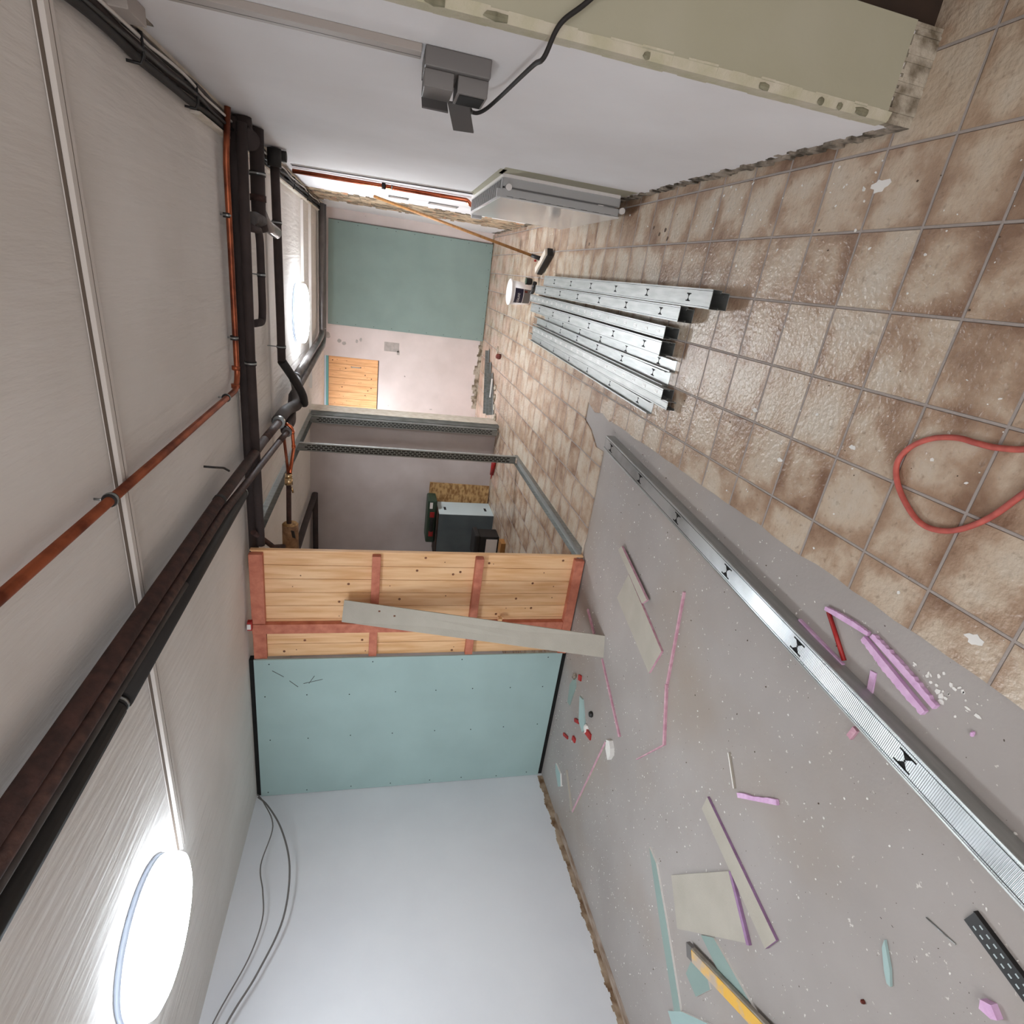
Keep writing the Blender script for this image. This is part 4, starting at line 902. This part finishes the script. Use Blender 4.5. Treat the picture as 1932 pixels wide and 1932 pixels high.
# slotted black strip
P0 = Vector((-2.2385,-1.227,0)); P1 = Vector((-2.31,-1.62,0)); d = (P1-P0); L_ = 0.65; ang = math.atan2(d.y,d.x)
b = MB(); b.box(0,L_,-0.028,0.028,0,0.006); b.box(0,L_,0.026,0.028,0.006,0.016)
x = 0.02; k = 0
while x < L_-0.02:
    for j, yv in enumerate((-0.014,0.006)):
        b.box(x+(0.006 if j else 0), x+(0.006 if j else 0)+0.010, yv-0.0022, yv+0.0022, 0.006, 0.0066, 1)
    x += 0.021
o = b.build('slotted_strip',['black','box_light']); o.location = (P0.x,P0.y,ZF); o.rotation_euler = (0,0,ang); tag(o,'black strip with rows of light slots in the lower foreground','strip')
plate('board_shard', [(-2.570,-1.100),(-2.600,-1.105),(-2.655,-1.140),(-2.680,-1.162),(-2.676,-1.174),(-2.63,-1.150)], Z, 0.010, 'teal_board', 'thin teal splinter alone on the open concrete','shard')
o = MB().tube([(-2.374,-1.152,ZF+0.003),(-2.353,-1.236,ZF+0.003)],0.0022,6).build('wire','zinc'); tag(o,'short bare wire beside the black slotted strip','wire')
o = MB().prism([(-2.42,-1.350),(-2.395,-1.342),(-2.377,-1.363),(-2.395,-1.388),(-2.41,-1.378)],Z,0.012).build('foam_chip','foam_pink'); tag(o,'pale pink foam chip at the bottom right corner near the slotted strip','chip')
o = MB().blob((-2.835,-1.137,-0.004),0.008,0.008,0.007,seed=40).build('red_bit','stone_red'); tag(o,'tiny brick red crumb on the open concrete','scrap')
# pink foam beside the tile edge
def ragged(p, q, wd, amp, seed, flip=1):
    p, q = Vector((*p,0)), Vector((*q,0)); n_ = Vector((-(q-p).y,(q-p).x,0)).normalized(); r = random.Random(seed); K = 26
    a = [tuple((p.lerp(q,i/K)+n_*(wd/2*math.sin(math.pi*min(max(i/K,0.06),0.94))**0.4+amp*(i%2)+r.uniform(0,amp)))[:2]) for i in range(K+1)]
    c_ = [tuple((p.lerp(q,i/K)-n_*wd/2*0.8)[:2]) for i in range(K,-1,-1)]
    return a+c_
plate('foam_strip', ragged((-1.763,-0.445),(-1.740,-0.635),0.020,0.0015,1), Z, 0.014, 'foam_pink', 'pink foam strip joined to the split foam piece', 'strip', 'pink foam strips')
o = MB().tube([(-1.770,-0.460,-0.003),(-1.884,-0.592,-0.003)],0.008,4).build('red_stick','red_plastic'); tag(o,'dark red stick between the pink foam and the steel stud','stick')
strip((-1.876,-0.354),(-1.900,-0.595),0.008,0.012,'foam_pink','thin pink foam strip next to the long steel stud', name='foam_strip', group='pink foam strips')
plate('foam_strip', ragged((-1.838,-0.895),(-1.765,-0.625),0.026,0.003,2), Z, 0.016, 'foam_pink', 'split ragged foam piece, half nearer to the steel stud', 'strip', 'pink foam strips')
plate('foam_strip', ragged((-1.735,-0.650),(-1.797,-0.915),0.022,0.003,3), Z, 0.016, 'foam_pink', 'split ragged foam piece, half nearer to the tile edge', 'strip', 'pink foam strips')
strip((-1.845,-0.700),(-1.955,-0.728),0.022,0.005,'foam_pink','pink foam bit bridging under the long steel stud', name='foam_strip', group='pink foam strips')
strip((-2.060,-0.732),(-2.105,-0.724),0.020,0.012,'board_pink','small pink bit poking out on the left of the long steel stud', name='foam_strip', group='pink foam strips')
o = MB().blob((-1.793,-1.022,-0.005),0.012,0.006,0.005,seed=44).build('foam_chip','foam_pink'); tag(o,'tiny pink chip on the concrete near the lower right','chip')
# red hose loop
P = [(-0.80,-0.98),(-0.95,-0.90),(-1.03,-0.835),(-1.055,-0.76),(-1.060,-0.70),(-1.062,-0.64),(-1.085,-0.57),(-1.13,-0.515),(-1.185,-0.495),(-1.24,-0.52),(-1.29,-0.575),(-1.325,-0.64),(-1.325,-0.70),(-1.295,-0.76),(-1.23,-0.82),(-1.14,-0.87),(-1.08,-0.91),(-1.0,-1.05)]
o = MB().tube(smooth([(x,y,0.010 if i < len(P)-4 else 0.012+0.004*(i-len(P)+4)) for i,(x,y) in enumerate(P)]),0.0085,10).build('hose','red_hose'); tag(o,'red rubber hose curled in a loop on the tiles','hose')

# crumbs: plaster splashes and paint flakes nobody could count
rn = random.Random(77); b = MB()
def crumb(x, y, s_, z):
    n_ = 5; a0 = rn.uniform(0,6.28); el = rn.uniform(0.4,1.0); an = rn.uniform(0,3.14)
    pl = []
    for k in range(n_):
        a = a0+k*2*math.pi/n_; q = s_*rn.uniform(0.7,1.2); u, v = q*math.cos(a), q*el*math.sin(a)
        pl.append((x+u*math.cos(an)-v*math.sin(an), y+u*math.sin(an)+v*math.cos(an)))
    b.prism(pl, z, z+0.0022, 0)
for _ in range(1500): crumb(rn.uniform(-4.8,-1.68), rn.uniform(-1.6,1.7), rn.choice((0.0012,0.0018,0.0018,0.003,0.005)), ZF)
for _ in range(260): crumb(rn.uniform(-1.60,-0.25), rn.uniform(-1.6,4.5), rn.choice((0.0015,0.0025,0.004,0.007)), 0.0)
for _ in range(26): crumb(rn.gauss(-1.735,0.03), rn.gauss(-0.92,0.06), rn.uniform(0.004,0.010), ZF)
for _ in range(30): crumb(rn.gauss(-0.34,0.06), rn.uniform(-0.05,1.2), rn.uniform(0.003,0.009), 0.0)
tag(b.build('plaster_crumbs','chip_white'), 'white plaster crumbs and paint flakes strewn over the floor', 'crumbs', kind='stuff')
b = MB()
for _ in range(90): crumb(rn.uniform(-1.6,-0.3), rn.uniform(-1.5,4.0), rn.choice((0.0015,0.0025,0.004)), 0.0)
for _ in range(110): crumb(rn.uniform(-4.7,-1.7), rn.uniform(-1.5,1.7), rn.choice((0.0015,0.0025,0.004)), ZF)
for q in ((-0.42,1.55),(-0.44,1.62),(-0.47,1.50),(-0.40,1.72),(-0.46,2.9)): crumb(*q, 0.014, 0.0)
tag(b.build('dirt_crumbs','chip_dark'), 'dark dirt crumbs strewn over the floor', 'crumbs', kind='stuff')
for k,(x,y,s_,lb) in enumerate(((-1.195,-0.30,0.016,'white paint blob on the tile behind the red hose loop'),(-1.555,-0.92,0.030,'large white paint smear on a brown tile near the lower edge'),(-1.20,0.27,0.02,'white paint blob on a grout line in the middle of the tiles'),(-0.36,-0.02,0.04,'white paint smear beside the broken wall corner'),(-1.35,0.02,0.018,'white paint blob on a grout line above the hose'))):
    pl = []
    for j in range(14):
        a = j*2*math.pi/14; q = s_*rn.uniform(0.55,1.1); pl.append((x+q*0.6*math.cos(a), y+q*math.sin(a)))
    tag(MB().prism(pl, 0.0, 0.0015).build('paint_smear','chip_white'), lb, 'paint')
